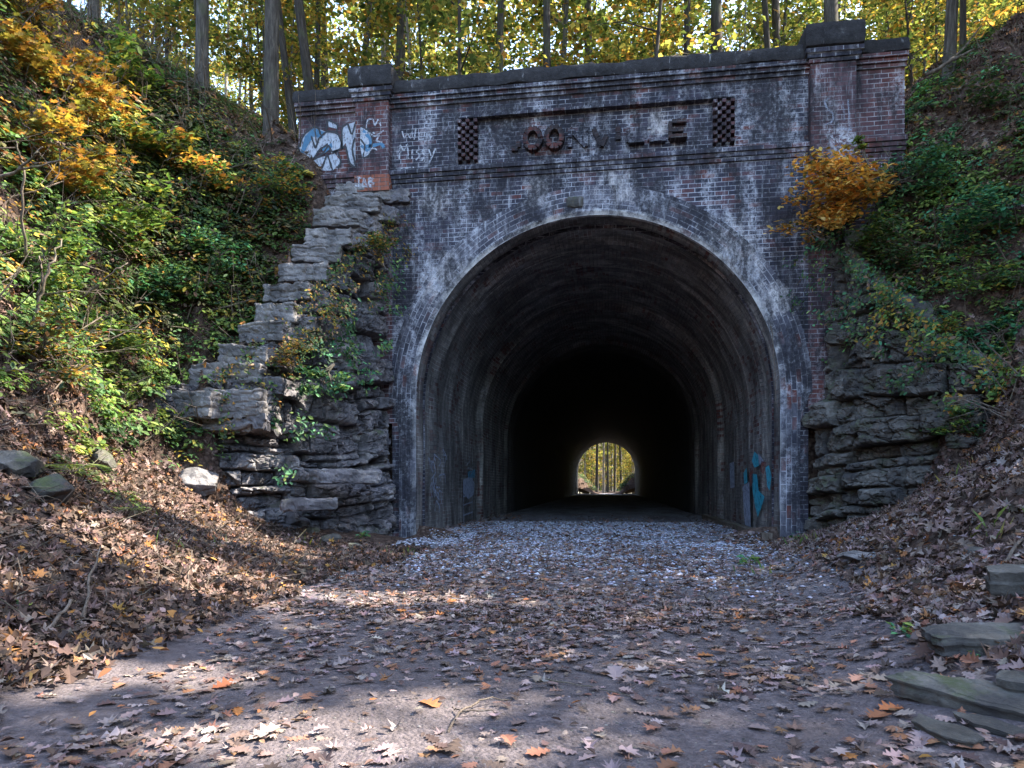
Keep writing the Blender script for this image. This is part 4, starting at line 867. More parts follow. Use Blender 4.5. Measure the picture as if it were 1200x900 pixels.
# tangled twigs (uncountable)
mb = MB(); x, y = scatter(700, -5.4, -2.5, -9.8, -4.0, bank); z = H(x, y)
for a, b, c in zip(x, y, z):
    L = rng.uniform(.12, .5); t = rng.uniform(0, 6.28); e = rng.uniform(-.1, .8); d = np.array([math.cos(t)*math.cos(e), math.sin(t)*math.cos(e), math.sin(e)])*L
    p0 = np.array([a, b, c+.01]); tube(mb, [p0, p0+d*.5+rng.normal(0, .02, 3), p0+d], [.004, .003, .0015], 4, cap=False)
tag(mb.build('brushwood', M['dead_wood']), 'tangle of thin dead twigs on the leafy bank', None, None, 'stuff')

def stems_on(n, box, dens, L0, label, mat='dead_wood'):
    x, y = scatter(n, *box, dens); k = infront(x, y, 40); x, y = x[k], y[k]; z = H(x, y); N_ = Hn(x, y); mb = MB()
    for a, b, c, nn_ in zip(x, y, z, N_):
        L = rng.uniform(*L0); d = nn_*rng.uniform(.2, 1)+rng.normal(0, .5, 3)+np.array([0, 0, .4]); d *= L/np.linalg.norm(d); p0 = np.array([a, b, c]); bd = rng.normal(0, .12*L, 3)
        tube(mb, [p0, p0+d*.35+bd*.6, p0+d*.7+bd, p0+d-np.array([0, 0, .12*L])], [.007*L/.5, .005*L/.5, .004*L/.5, .002], 4, cap=False)
        if L > .5:
            for q in (.4, .65): e = d*.4+rng.normal(0, .2*L, 3); tube(mb, [p0+d*q+bd*q, p0+d*q+bd*q+e*.5, p0+d*q+bd*q+e], [.004, .003, .001], 4, cap=False)
    return tag(mb.build('brushwood', M[mat]), label, None, None, 'stuff')
stems_on(900, (-9, -4.9, -7, .2), lambda x, y: H(x, y) > 1.3, (.25, 1.0), 'thin bare stems and runners on the wooded slope')
stems_on(800, (3.8, 8.2, -4.5, .2), lambda x, y: H(x, y) > 1.6, (.25, .9), 'thin bare stems and runners above the outcrop')
# ------------------------------------------------------------------ PLANTS
GREEN = [((.055, .12, .04), 4), ((.09, .17, .05), 3), ((.035, .075, .035), 3), ((.13, .18, .04), 1)]
YGREEN = [((.12, .19, .045), 4), ((.20, .26, .06), 3), ((.07, .14, .03), 3), ((.35, .30, .05), 1)]
YELL = [((.40, .26, .045), 3), ((.34, .17, .035), 3), ((.30, .26, .05), 2), ((.15, .16, .04), 2), ((.30, .12, .03), 1)]
ORAN = [((.68, .36, .07), 3), ((.55, .22, .04), 3), ((.62, .42, .12), 2), ((.25, .15, .04), 1.5), ((.12, .13, .04), 1)]
TEAL = [((.05, .17, .085), 4), ((.09, .24, .11), 3), ((.03, .09, .05), 3), ((.20, .30, .09), 1.5)]
DULL = [((.08, .10, .045), 4), ((.14, .13, .06), 2), ((.18, .11, .075), 2.5), ((.05, .06, .035), 3), ((.26, .17, .11), 1)]
def undergrowth(name, n, box, dens, per, rad, ls, spec, tmpl, label, up=.25):
    x, y = scatter(n*2, *box, dens); k = infront(x, y, 60); x, y = x[k], y[k]; Nn = Hn(x, y, .15)
    k = rng.uniform(0, 1, len(x)) < np.clip(.35/Nn[:, 2], .2, 1)*np.clip(9/np.hypot(x-CAM[0], y-CAM[1]), .4, 1.3); x, y, Nn = x[k], y[k], Nn[k]; z = H(x, y); n = len(x)
    if n == 0: return
    c = np.repeat(np.stack([x, y, z], 1), per, 0); NN = np.repeat(Nn, per, 0); m = len(c)
    d = rng.normal(0, 1, (m, 3)); d /= np.linalg.norm(d, axis=1)[:, None]; d[:, 2] = np.abs(d[:, 2])*.8
    R_ = np.repeat(rng.uniform(.5, 1.2, n)*rad, per); p = c+d*(R_*rng.uniform(.3, 1, m)**.6)[:, None]+NN*up*rad
    lc = np.where(rng.uniform(0, 1, (m, 1)) < .22, pal(m, spec, .3), np.repeat(pal(n, spec, .35), per, 0)*rng.uniform(.75, 1.25, (m, 1)))*np.repeat(np.clip(1+.8*n2(x, y, 1.3, 71), .5, 1.6)[:, None], per, 0); lsz = np.repeat(rng.uniform(.6, 1.35, n), per)
    mb = MB(); leaves(mb, p, NN*.5+np.array([0, 0, .6])+d*.5+rng.normal(0, .3, (m, 3)), rng.uniform(*ls, m)*lsz, tmpl, lc, curl=rng.uniform(-.3, .5, m))
    return tag(mb.build(name, M['green_leaf']), label, None, None, 'stuff')
lsl = lambda x, y: (x < np.where(y > -2.6, -5.75+(y+2.35)*.65, -5.0)) * np.clip(.55+1.2*n2(x, y, .55, 41), .05, 1)
undergrowth('undergrowth', 5200, (-8.6, -4.9, -8.5, -.2), lambda x, y: lsl(x, y)*sst(.9, 1.8, H(x, y))*(1-sst(6.5, 8, H(x, y))), 26, .24, (.05, .10), YGREEN+GREEN, OVAL, 'low green plants covering the steep slope')
undergrowth('undergrowth', 1500, (-8.6, -4.9, -8.0, -.2), lambda x, y: lsl(x, y)*sst(2.4, 3.5, H(x, y)), 22, .28, (.06, .12), YELL+DULL, OVAL, 'yellowing plants on the steep slope')
undergrowth('undergrowth', 4600, (-10, -5.3, -4.5, 2.2), lambda x, y: sst(4.0, 6.0, H(x, y))*np.clip(.6+n2(x, y, .7, 45), .1, 1), 16, .20, (.05, .10), DULL+GREEN[:2], OVAL, 'dark creeping plants near the hilltop')
undergrowth('undergrowth', 8000, (3.7, 8.2, -4.6, 2.0), lambda x, y: sst(1.9, 2.8, H(x, y))*(1-.72*sst(5.8, 6.8, H(x, y)))*np.clip(.6+1.2*n2(x, y, .6, 47), .03, 1), 24, .22, (.045, .095), TEAL+GREEN+DULL+YGREEN[:2], OVAL, 'green and brown creepers above the outcrop')
undergrowth('undergrowth', 3000, (4.2, 7.5, -4, .1), lambda x, y: sst(1.9, 2.6, H(x, y))*(1-sst(5.2, 6.2, H(x, y)))*np.clip(.4+1.2*n2(x, y, .8, 48), 0, 1), 24, .22, (.05, .09), YGREEN, OVAL, 'yellow-green weeds above the outcrop')
undergrowth('undergrowth', 260, (-6.0, -4.4, -8, -4.5), lambda x, y: np.clip(.4+n2(x, y, .9, 49), 0, 1), 20, .13, (.03, .07), YGREEN+DULL, OVAL, 'weeds along the crest of the leafy bank')
undergrowth('undergrowth', 700, (-3.6, 3.6, 59, 66), lambda x, y: np.abs(x) > 1.4, 26, .45, (.10, .2), GREEN+DULL, OVAL, 'dark weeds on the mounds at the far tunnel mouth')
# weeds along the rock tops
def along(L, sg, n, per, rad, ls, spec, label, back=(-.1, .5), drop=(0, .5), srange=(0, 1)):
    s, q = polyl(L, .05); T = np.gradient(q[:, :2], axis=0); T /= np.linalg.norm(T, axis=1)[:, None]; Nn = np.stack([-T[:, 1], T[:, 0]], 1)*sg
    k = rng.integers(int(len(s)*srange[0]), int(len(s)*srange[1]), n); b = rng.uniform(*back, n); dr = rng.uniform(*drop, n)*(b < .15)
    c = np.c_[q[k, :2]-Nn[k]*b[:, None]+Nn[k]*.12, q[k, 3]-dr+.05]; c = np.repeat(c, per, 0); m = len(c)
    d = rng.normal(0, 1, (m, 3)); d /= np.linalg.norm(d, axis=1)[:, None]; p = c+d*(rad*rng.uniform(.2, 1, (m, 1)))
    p[:, 1] = np.minimum(p[:, 1], -.08)
    N3 = np.repeat(np.c_[Nn[k], np.full(n, .6)], per, 0)
    mb = MB(); leaves(mb, p, N3+rng.normal(0, .4, (m, 3)), rng.uniform(*ls, m), OVAL, pal(m, spec, .3)*np.repeat(rng.uniform(.6, 1.3, (n, 1)), per, 0))
    return tag(mb.build('creeper_foliage', M['green_leaf']), label, None, None, 'stuff')
along(LC, 1, 130, 24, .17, (.035, .08), DULL+YELL[:3]+GREEN, 'dry creeper hanging over the rock wing wall', (-.15, .55), (0, .9), (0, .78))
along(LC, 1, 34, 26, .2, (.05, .10), TEAL+GREEN, 'green creeper on the face of the rock wing wall', (-.2, .1), (.5, 2.2), (.1, .62))
along(RC, -1, 125, 26, .2, (.04, .09), DULL+GREEN+TEAL, 'creeper hanging over the top of the outcrop', (-.2, .7), (0, 1.2), (0, 1))
along(RC, -1, 40, 26, .2, (.04, .09), YGREEN+YELL[:2], 'yellowing creeper at the top of the outcrop', (-.2, .5), (0, .8), (.35, 1))
def grass(n, box, dens, hgt, spec, label):
    x, y = scatter(n, *box, dens); k = infront(x, y, 40); x, y = x[k], y[k]; z = H(x, y); n = len(x)
    a = rng.uniform(0, 6.28, n); h = rng.uniform(*hgt, n); b = rng.uniform(.1, .7, n)*h; w = .006
    dx, dy = np.cos(a), np.sin(a); B = np.stack([x, y, z-.01], 1)
    V = np.stack([B+np.stack([-dy*w, dx*w, 0*x], 1), B-np.stack([-dy*w, dx*w, 0*x], 1), B+np.stack([dx*b*.35, dy*b*.35, h*.6], 1)-np.stack([-dy*w, dx*w, 0*x], 1)*.7, B+np.stack([dx*b, dy*b, h], 1)], 1)
    mb = MB(); mb.add(V.reshape(-1, 3), (np.array([[0, 1, 2, 3]])[None]+(np.arange(n)*4)[:, None, None]).reshape(-1, 4)); mb.C.append(np.repeat(pal(n, spec), 4, 0))
    return tag(mb.build('grass', M['green_leaf']), label, None, None, 'stuff')
def near(pts, r): 
    pts = np.array(pts); return lambda x, y: (np.min(np.hypot(x[:, None]-pts[None, :, 0], y[:, None]-pts[None, :, 1]), axis=1) < r*(.6+.5*n2(x, y, 2, 3)))
gpts = [hit(*q)[:2] for q in [(430, 648), (470, 655), (160, 600), (190, 640), (130, 560), (250, 640), (1060, 590), (1120, 560), (1170, 620), (890, 672), (940, 640), (360, 640)]]
grass(9000, (-5.6, 5.8, -9, -.1), near(gpts, .38), (.05, .18), YGREEN+[((.28, .24, .10), 3)], 'tufts of thin grass around the stones')
# countable shrubs
def shrub(name, label, px, py, d, r, n, ls, spec, tmpl=OVAL, stems=4, flat=.8, hgt=None, cat='shrub', drop=0.0, loose=0):
    h_ = hit(px, py)
    if h_ is not None and not drop:
        nn_ = Hn(h_[:1], h_[1:2])[0]; base = h_-np.array([0, 0, .05]); c = h_+nn_*r*.35+np.array([0, 0, r*.3]); c += (CAM-c)/np.linalg.norm(CAM-c)*r*.25
    else: c = P(px, py, d); base = c+np.array([.1, .12, drop-.05])
    root = empty(name, base, label=label, cat=cat)
    st = MB(); nb = max(5, int(n/(75 if loose else 70))); tips = []
    main = [base+(c-base)*t+rng.normal(0, .03, 3)*(t > 0) for t in np.linspace(0, 1, 5)]
    for k in range(stems):
        dd = rng.normal(0, 1, 3); dd /= np.linalg.norm(dd); tip = c+dd*r*np.array([.6, .6, .5*flat]); mid = (base+c)/2+rng.normal(0, r*.12, 3)
        tube(st, np.array([base, mid, tip]), [.018, .011, .004], 5, cap=False)
    for k in range(nb):
        dd = rng.normal(0, 1, 3); dd /= np.linalg.norm(dd); tips.append(c+dd*rng.uniform(.35, 1.2 if loose else 1.15)*r*np.array([1, 1, flat]))
        m0 = main[rng.integers(2, 5)]; tube(st, np.array([m0, (m0+tips[-1])/2+np.array([0, 0, r*.08]), tips[-1]]), [.008, .005, .002], 4, cap=False)
    st.build('stem', M['dead_wood'], root, org=base)
    k = rng.integers(0, nb, n); m0 = np.array(tips)[k]; sp = rng.normal(0, 1, (n, 3))*np.array([.24, .24, .10])*r*(.95 if loose else .9)
    p = m0+sp; p[:, 1] = np.where(c[1] < .1, np.minimum(p[:, 1], -.1) if (abs(c[0]) < 5) else p[:, 1], p[:, 1])
    mb = MB(); tint = rng.uniform(.7, 1.3, (nb, 1))[k]
    leaves(mb, p, np.array([0, -.25, 1])+rng.normal(0, .38, (n, 3)), rng.uniform(*ls, n), tmpl, pal(n, spec, .25)*tint, curl=rng.uniform(-.3, .6, n))
    mb.build('foliage', M['green_leaf'], root, org=base)
    return root
shrub('shrub', 'orange-leaved sapling high in the dark corner of the wooded slope', 60, 110, 7.6, .75, 900, (.08, .14), YELL, MAPLE)
shrub('shrub', 'yellow-orange sapling reaching out above the pale twigs of the slope', 60, 205, 7.0, .65, 800, (.08, .14), YELL, MAPLE)
shrub('shrub', 'small orange-leaved sapling at the very top of the slope', 20, 25, 8.4, .6, 500, (.09, .15), YELL, MAPLE)
shrub('shrub', 'tall sapling with broad bright green leaves in the middle of the slope', 165, 115, 8.9, .65, 600, (.10, .16), YGREEN, OVAL)
shrub('shrub', 'yellow and green sapling hanging over the middle of the slope', 185, 190, 8.6, .6, 600, (.09, .15), YELL+YGREEN, OVAL)
shrub('shrub', 'light green bush with wide leaves below the orange saplings', 115, 265, 7.9, .7, 900, (.07, .13), YGREEN, OVAL)
shrub('shrub', 'golden-tipped bush on the slope above the upper steps', 235, 225, 9.8, .55, 600, (.07, .12), ORAN+YGREEN, OVAL)
shrub('shrub', 'deep green bush beside the middle steps', 255, 320, 9.4, .55, 900, (.06, .10), TEAL+GREEN, OVAL)
shrub('shrub', 'green and yellow bush beside the top of the steps', 335, 245, 11.0, .55, 800, (.06, .10), GREEN+YELL, OVAL)
shrub('shrub', 'bushy green shrub halfway up the slope edge', 30, 320, 6.7, .6, 900, (.06, .11), GREEN+YGREEN, OVAL)
shrub('shrub', 'sunlit lime green shrub above the bank boulders', 120, 420, 7.2, .42, 800, (.05, .10), YGREEN, OVAL)
shrub('shrub', 'rusty brown and green shrub over the edge boulder', 35, 430, 6.2, .45, 700, (.05, .09), DULL+YELL+GREEN, OVAL)
shrub('shrub', 'dark green shrub in the hollow beneath the golden-tipped bush', 175, 345, 8.8, .5, 800, (.06, .11), GREEN+TEAL, OVAL)
shrub('shrub', 'thin leafy shrub between the lime shrub and the lowest step', 140, 480, 7.6, .32, 450, (.05, .08), YGREEN+DULL, OVAL)
shrub('shrub', 'golden orange bush sprouting over the corner of the arch wall', 985, 215, 10.2, .60, 2300, (.07, .13), ORAN, OVAL, drop=-.45, flat=.85, loose=1)
shrub('shrub', 'trailing golden lower branch hanging beside the arch', 962, 268, 10.3, .46, 650, (.06, .12), ORAN, OVAL, drop=-.1, loose=1)
shrub('shrub', 'small lime green shoot on top of the golden bush', 1015, 168, 10.3, .16, 60, (.08, .12), YGREEN, OVAL, drop=-.6)
shrub('shrub', 'broad green bush right of the golden one', 1075, 225, 9.9, .6, 1300, (.05, .10), TEAL+GREEN, OVAL)
shrub('shrub', 'dense blue-green bush at the picture edge on the slope', 1175, 270, 8.8, .6, 1200, (.06, .11), TEAL, OVAL)
shrub('shrub', 'dark glossy bush with large leaves at the edge over the bank', 1180, 400, 7.4, .5, 700, (.07, .12), TEAL, OVAL)
shrub('shrub', 'yellow-green bush hanging over the outcrop ledge', 1075, 400, 9.2, .42, 900, (.045, .08), YGREEN+YELL[:3], OVAL)
shrub('shrub', 'dull brown and green bush in the middle of the creepers', 1060, 310, 9.9, .5, 900, (.05, .09), DULL+GREEN, OVAL)
shrub('shrub', 'green shrub on the slope above the dense blue-green bush', 1150, 130, 10.2, .5, 700, (.05, .10), GREEN+DULL, OVAL)
shrub('shrub', 'yellow-green bush between the golden bush and the outcrop top', 1030, 290, 9.9, 0.45, 900, (.05, .09), YGREEN+GREEN[:1], OVAL)
shrub('shrub', 'pale green bush beside the picture edge below the dense blue-green one', 1140, 345, 9.9, 0.5, 900, (.05, .09), YGREEN+GREEN[:1], OVAL)
shrub('shrub', 'weedy green shrub growing from the foot of the outcrop at the bank edge', 1125, 505, 8.4, .26, 450, (.04, .08), GREEN+YGREEN, OVAL)
shrub('shrub', 'leafy green bush on the face of the rock wing wall', 380, 445, 9.9, .30, 420, (.06, .10), TEAL+GREEN, OVAL, drop=.3)
shrub('shrub', 'ochre dry bush over the rock wing wall beside the middle steps', 330, 415, 9.8, .33, 600, (.04, .07), YELL+DULL, OVAL, drop=-.2)
shrub('shrub', 'yellow-leaved bush at the corner of the arch wall above the rock', 440, 285, 11.1, .35, 500, (.05, .09), YELL[:3]+DULL+GREEN, OVAL, drop=-.3)
for lb, px, py, d, r in [('green sprout at the foot of the arch jamb beside the outcrop', 935, 632, 10.4, .13), ('larger leafy sprout under the outcrop beside the jamb', 952, 607, 10.2, .2), ('small bright green sprig on the bank leaves', 1058, 745, 4.0, .09),
                         ('green weed in front of the broad mossy slab', 1145, 775, 2.85, .05), ('tiny weed on the track edge before the arch', 878, 660, 8.6, .14), ('green seedling on the leafy bank near the track', 48, 766, 3.6, .05), ('broad green leafed weed on the bank', 30, 715, 4.0, .06),
                         ('seedling by the small round stone', 425, 628, 10.2, .13)]:
    p = hit(px, py+3); p = p if p is not None else P(px, py, d)
    root = empty('weed', p, label=lb, cat='weed'); n = int(18+90*r); mb = MB()
    dd = rng.normal(0, 1, (n, 3)); dd[:, 2] = np.abs(dd[:, 2]); dd /= np.linalg.norm(dd, axis=1)[:, None]; mb_p = dd*r*rng.uniform(.3, 1, (n, 1))
    leaves(mb, mb_p+np.array([0, 0, .02]), np.array([0, -.2, 1])+rng.normal(0, .3, (n, 3)), rng.uniform(.35, .6, n)*min(r, .16)*1.1, OVAL, pal(n, TEAL[:2]+YGREEN[:2]))
    mb.build('foliage', M['green_leaf'], root)
    st = MB()
    for q in mb_p[:6]: tube(st, [(0, 0, -.03), q*.5+np.array([0, 0, r*.1]), q], [.004, .003, .001], 4, cap=False)
    st.build('stem', M['green_stem'] if 'green_stem' in M else M['dead_wood'], root)
def fern(label, px, py, d, r, nf=9):
    c = P(px, py, d); root = empty('fern', c, label=label, cat='fern'); st = MB(); mb = MB()
    for k in range(nf):
        a = k/nf*6.28+rng.uniform(-.2, .2); L = r*rng.uniform(.8, 1.15); t = np.linspace(0, 1, 16)
        q = np.stack([np.cos(a)*L*t, np.sin(a)*L*t, L*(.9*t-1.0*t*t)], 1); tube(st, q, np.linspace(.004, .001, 16), 4, cap=False)
        for sg in (-1, 1):
            tt = q[2:]; w = .24*L*np.sin(np.linspace(.35, 3.0, len(tt))); sd = np.array([-math.sin(a), math.cos(a), 0])*sg
            n = len(tt); pos = tt+sd[None]*w[:, None]*.5; V0 = []
            for m_, (p, ww) in enumerate(zip(tt, w)):
                e = sd*ww+np.array([math.cos(a), math.sin(a), 0])*ww*.35-np.array([0, 0, .12*ww]); f = np.array([math.cos(a), math.sin(a), .2])*L*.028
                V0 = [p-f*.6, p+f*.6, p+e*.6+f*.8, p+e, p+e*.6-f*.6]; mb.add(V0, np.array([[0, 1, 2, 3, 4]])); mb.C.append(np.repeat(pal(1, YGREEN[:2]+[((.30, .27, .05), 1)]), 5, 0))
    mb.build('foliage', M['green_leaf'], root)
    st.build('stem', M['dead_wood'], root)
fern('yellow-green fern drooping in front of the mossy boulders', 85, 555, 5.6, .38, 11); fern('small pale fern by the bank edge', 150, 600, 6.0, .2, 8)
# bare branching shrub and bent stems on the slope
stick('bare_bush', 'leafless pale branching bush at the edge of the wooded slope', [([P(-10, 212, 6.6), P(20, 200, 6.5), P(35, 188, 6.4), P(50, 172, 6.4)], .02, .006), ([P(28, 194, 6.5), P(22, 180, 6.4), P(18, 165, 6.4)], .012, .004), ([P(20, 200, 6.5), P(55, 192, 6.3), P(85, 185, 6.2)], .012, .004), ([P(30, 300, 6.8), P(26, 250, 6.6), P(28, 196, 6.5)], .014, .01)], 'bush')
stick('leaning_stem', 'thin grey-brown stem leaning up through the green shrubs', [([P(38, 400, 6.9), P(44, 350, 6.8), P(60, 310, 6.8), P(72, 280, 6.9)], .022, .008), ([P(44, 350, 6.8), P(50, 320, 6.7), P(46, 300, 6.7)], .012, .006)], 'stem')
stick('leaning_stem', 'slender stem crossing the slope towards the steps', [([P(95, 350, 8.0), P(125, 325, 8.0), P(150, 308, 8.1)], .014, .006)], 'stem')
stick('vine', 'bare curling vine hanging at the hilltop corner of the graffiti wing', [([P(300, 225, 11.5), P(325, 212, 11.4), P(340, 195, 11.4), P(345, 182, 11.6)], .014, .008)], 'vine')
stick('vine', 'thin vine hanging from the brickwork inside the arch', [([np.array([2.9, -.02, 3.65]), np.array([2.93, -.1, 3.2]), np.array([2.96, -.1, 2.7]), np.array([2.98, -.08, 2.2])], .008, .004)], 'vine')
stick('root', 'pale fallen branch across the hillside right of the parapet', [([P(1085, 88, 11), P(1120, 68, 11), P(1160, 50, 11.2), P(1190, 35, 11.4)], .03, .02), ([P(1100, 82, 11), P(1130, 55, 11.2), P(1150, 30, 11.5)], .02, .01)], 'branch')
stick('root', 'dark fallen branch just below the pale one', [([P(1110, 110, 10.7), P(1150, 90, 10.7), P(1185, 70, 10.7)], .025, .012)], 'branch')
for k, q in enumerate([(1015, 460, 8.9, 90), (1048, 330, 9.6, 80)]): pass
# ------------------------------------------------------------------ TREES
SUN = np.array([.95, .31, 0.0]); SUN /= np.linalg.norm(SUN); EL = R(48); SUN = np.r_[SUN[:2]*math.cos(EL), math.sin(EL)]
TC = [((.14, .18, .045), 4), ((.24, .24, .06), 4), ((.38, .31, .08), 3), ((.07, .10, .03), 4), ((.36, .20, .06), 1.2)]
def tree_mesh(hh, r0, lean, n_leaf, ls, crown0, spread, spec, nl=9, seed=0, nm='tree'):
    tr = MB(); t = np.linspace(0, 1, 14); ph = rng.uniform(0, 6.28)
    ax = np.stack([lean*hh*t*np.cos(ph)+.12*np.sin(t*5+ph)*t, lean*hh*t*np.sin(ph)+.12*np.cos(t*4+ph)*t, hh*t-1.0*(1-t)**3], 1)
    rad = r0*(1-.8*t)+r0*.5*np.exp(-t*28); tube(tr, ax, rad, 10, cap=False); tips = []
    for k in range(nl):
        f = crown0+(1-crown0)*(k+.5)/nl*.95; b = np.array([np.interp(f, t, ax[:, a]) for a in range(3)]); a = k*2.4+rng.uniform(-.5, .5); L = spread*(1.15-.7*(f-crown0)/(1-crown0))*rng.uniform(.6, 1.1)
        e = b+np.array([math.cos(a)*L, math.sin(a)*L, L*rng.uniform(.1, .6)]); m = (b+e)/2+np.array([0, 0, L*.1]); rb = r0*(1-.8*f)*.5
        tube(tr, [b, m, e], [rb, rb*.6, rb*.15], 5, cap=False)
        for _ in range(4):
            s_ = rng.uniform(.4, 1); q = b+(e-b)*s_; u = rng.normal(0, 1, 3)*L*.28; u[2] *= .5; tube(tr, [q, q+u*.5, q+u], [rb*.35, rb*.2, rb*.06], 4, cap=False); tips.append(q+u); tips.append(q+u*.5)
        tips.append(e)
    tips = np.array(tips); k = rng.integers(0, len(tips), n_leaf); p = tips[k]+rng.normal(0, 1, (n_leaf, 3))*np.array([.42, .42, .16])*max(.6, spread*.33)
    cr = MB(); leaves(cr, p, np.array([0, 0, 1])+rng.normal(0, .45, (n_leaf, 3)), rng.uniform(*ls, n_leaf), QUAD, pal(n_leaf, spec, .3)*rng.uniform(.7, 1.3, (len(tips), 1))[k])
    return tr, cr
def proto(kind, **k):
    tr, cr = tree_mesh(**k); a = tr.build('trunk', M[kind], smooth=True); b = cr.build('crown', M['tree_leaf']); ma, mb_ = a.data, b.data
    bpy.data.objects.remove(a); bpy.data.objects.remove(b); return ma, mb_
PT = {}
for nm, kind in (('dark', 'bark_dark'), ('grey', 'bark_grey'), ('pale', 'bark_pale')):
    PT[nm] = [proto(kind, hh=rng.uniform(17, 22), r0=(.19 if nm != 'pale' else .12), lean=rng.uniform(.01, .05), n_leaf=2600, ls=(.16, .30), crown0=.32, spread=3.0, spec=TC, nl=13) for _ in range(2 if nm != 'grey' else 3)]
PT['bare'] = [proto('bark_grey', hh=20, r0=.19, lean=.02, n_leaf=350, ls=(.14, .24), crown0=.66, spread=1.6, spec=TC, nl=8)]
PT['sap'] = [proto('bark_dark', hh=rng.uniform(5, 8), r0=.045, lean=rng.uniform(.02, .08), n_leaf=1500, ls=(.10, .19), crown0=.22, spread=1.5, spec=TC, nl=12) for _ in range(4)]
PT['sapy'] = [proto('bark_grey', hh=rng.uniform(4, 6), r0=.04, lean=.04, n_leaf=1800, ls=(.10, .17), crown0=.15, spread=1.4, spec=YELL[:3]+TC, nl=12) for _ in range(2)]
def plant(kind, x, y, label, group=None, s=1.0, z=None, rz=None, thick=1.0, lean=None, name='tree', cat='tree', v=None):
    L = PT[kind]; ma, mc = L[rng.integers(len(L)) if v is None else v % len(L)]
    zz = H(x, y)[0] if z is None else z
    root = empty(name, (x, y, zz), label=label, cat=cat, group=group); root.rotation_euler = (lean[0] if lean else 0, lean[1] if lean else 0, rng.uniform(0, 6.28) if rz is None else rz)
    a = bpy.data.objects.new('trunk', ma); C.objects.link(a); a.parent = root; a.scale = (s*thick, s*thick, s)
    b = bpy.data.objects.new('crown', mc); C.objects.link(b); b.parent = root; b.scale = (s, s, s)
    return root
def atpx(px, d, y=None): p = P(px, 300, d); return p[0], p[1]
big = [('grey', 236, 12.6, 'grey trunk rising from the dark slope above the upper steps', .8, (0, 0)), ('grey', 317, 12.9, 'thick mossy trunk at the hilltop beside the graffiti wing', 1.0, (0, .03)),
       ('dark', 345, 15.5, 'slim dark trunk leaning behind the thick mossy one', .6, (0, .14)), ('dark', 372, 15.0, 'dark curved trunk leaning out behind the graffiti wing', .8, (0, .12)),
       ('dark', 471, 16.5, 'dark straight trunk just beyond the parapet at its graffiti end', .75, (0, 0)), ('pale', 452, 20.5, 'pale tall trunk seen just beside the dark one over the pilaster', .9, (0, 0)),
       ('dark', 583, 17.5, 'dark trunk behind the parapet above the broken letters', .75, (0, .02)), ('dark', 643, 16.5, 'dark slender trunk behind the middle of the parapet', .75, (0, 0)),
       ('dark', 803, 18.0, 'forking dark trunk behind the parapet over the far grille', .8, (0, 0)), ('dark', 842, 15.2, 'stout black trunk behind the parapet near the brick pilaster', 1.0, (0, 0)),
       ('grey', 977, 14.6, 'stout grey trunk directly behind the capped brick pilaster', 1.15, (0, 0)), ('bare', 1112, 11.7, 'mossy trunk on the hillside beside the end of the brick wing', .65, (0, -.05)),
       ('bare', 1128, 12.6, 'slim leaning stem next to the hillside trunk', .35, (0, .2)), ('grey', 110, 12.4, 'shaded grey trunk among the orange saplings of the slope', .6, (0, 0)),
       ('dark', 912, 17, 'bent dark trunk between the two stout ones behind the wall', .6, (0, -.15))]
for kd, px, d, lb, th, ln in big:
    x, y = atpx(px, d); r_ = plant(kd, x, y, lb, thick=th*.78, v=0); r_.rotation_euler[1] = ln[1]
placed = [(o[1], o[2]) for o in big]; pos = [atpx(o[1], o[2]) for o in big]
def filt(x, y, md): return all(math.hypot(x-a, y-b) > md for a, b in pos)
cnt = 0; lab = {'dark': 'dark trunk deep in the yellow-green wood above the tunnel', 'grey': 'grey trunk deep in the yellow-green wood above the tunnel', 'pale': 'thin pale trunk deep in the yellow-green wood above the tunnel'}
while cnt < 92:
    d = rng.uniform(18, 46); px = rng.uniform(-60, 1290); x, y = atpx(px, d)
    if y < 4 or y > 50 or (x > 5 and y < 8) or not filt(x, y, 1.1): continue
    kd = rng.choice(['dark', 'dark', 'grey', 'pale']); pos.append((x, y)); cnt += 1
    r_ = plant(kd, x, y, lab[kd], 'trees in the wood above the tunnel', s=rng.uniform(.8, 1.15), thick=rng.uniform(.35, .85)); r_.rotation_euler[1] = rng.normal(0, .04); r_.rotation_euler[0] = rng.normal(0, .04)
cnt = 0
while cnt < 52:
    d = rng.uniform(13.2, 26); px = rng.uniform(130, 1260); x, y = atpx(px, d)
    if y < 1.6 or (x > 4 and y < 4) or not filt(x, y, .7) or any(abs(px-o[1]) < 20 and d < o[2]+.5 for o in big[4:]) or (px < 430 and y < 3.5 and px > 200): continue
    kd = 'sapy' if rng.uniform() < .4 else 'sap'; pos.append((x, y)); cnt += 1
    plant(kd, x, y, {'sap': 'slender green sapling in the understorey behind the parapet', 'sapy': 'slender yellow sapling in the understorey behind the parapet'}[kd], 'saplings behind the parapet', s=rng.uniform(.7, 1.3), name='sapling', cat='sapling')
# wood beyond the far mouth
cnt = 0; fpos = []
while cnt < 46:
    x, y = rng.uniform(-7.5, 7.5), rng.uniform(70, 116)
    if any(math.hypot(x-a, y-b) < 1.2 for a, b in fpos): continue
    fpos.append((x, y)); cnt += 1; kd = rng.choice(['pale', 'grey', 'pale', 'dark'])
    plant(kd, x, y, 'tall trunk in the sunny wood seen through the far tunnel mouth', 'trees beyond the far tunnel mouth', thick=rng.uniform(.7, 1.3))
for k in range(40):
    x, y = rng.uniform(-7, 7), rng.uniform(74, 116)
    plant('sapy' if k % 2 else 'sap', x, y, 'yellow-green sapling in the sunny wood beyond the far tunnel mouth', 'saplings beyond the far tunnel mouth', s=rng.uniform(.9, 1.6), name='sapling', cat='sapling')
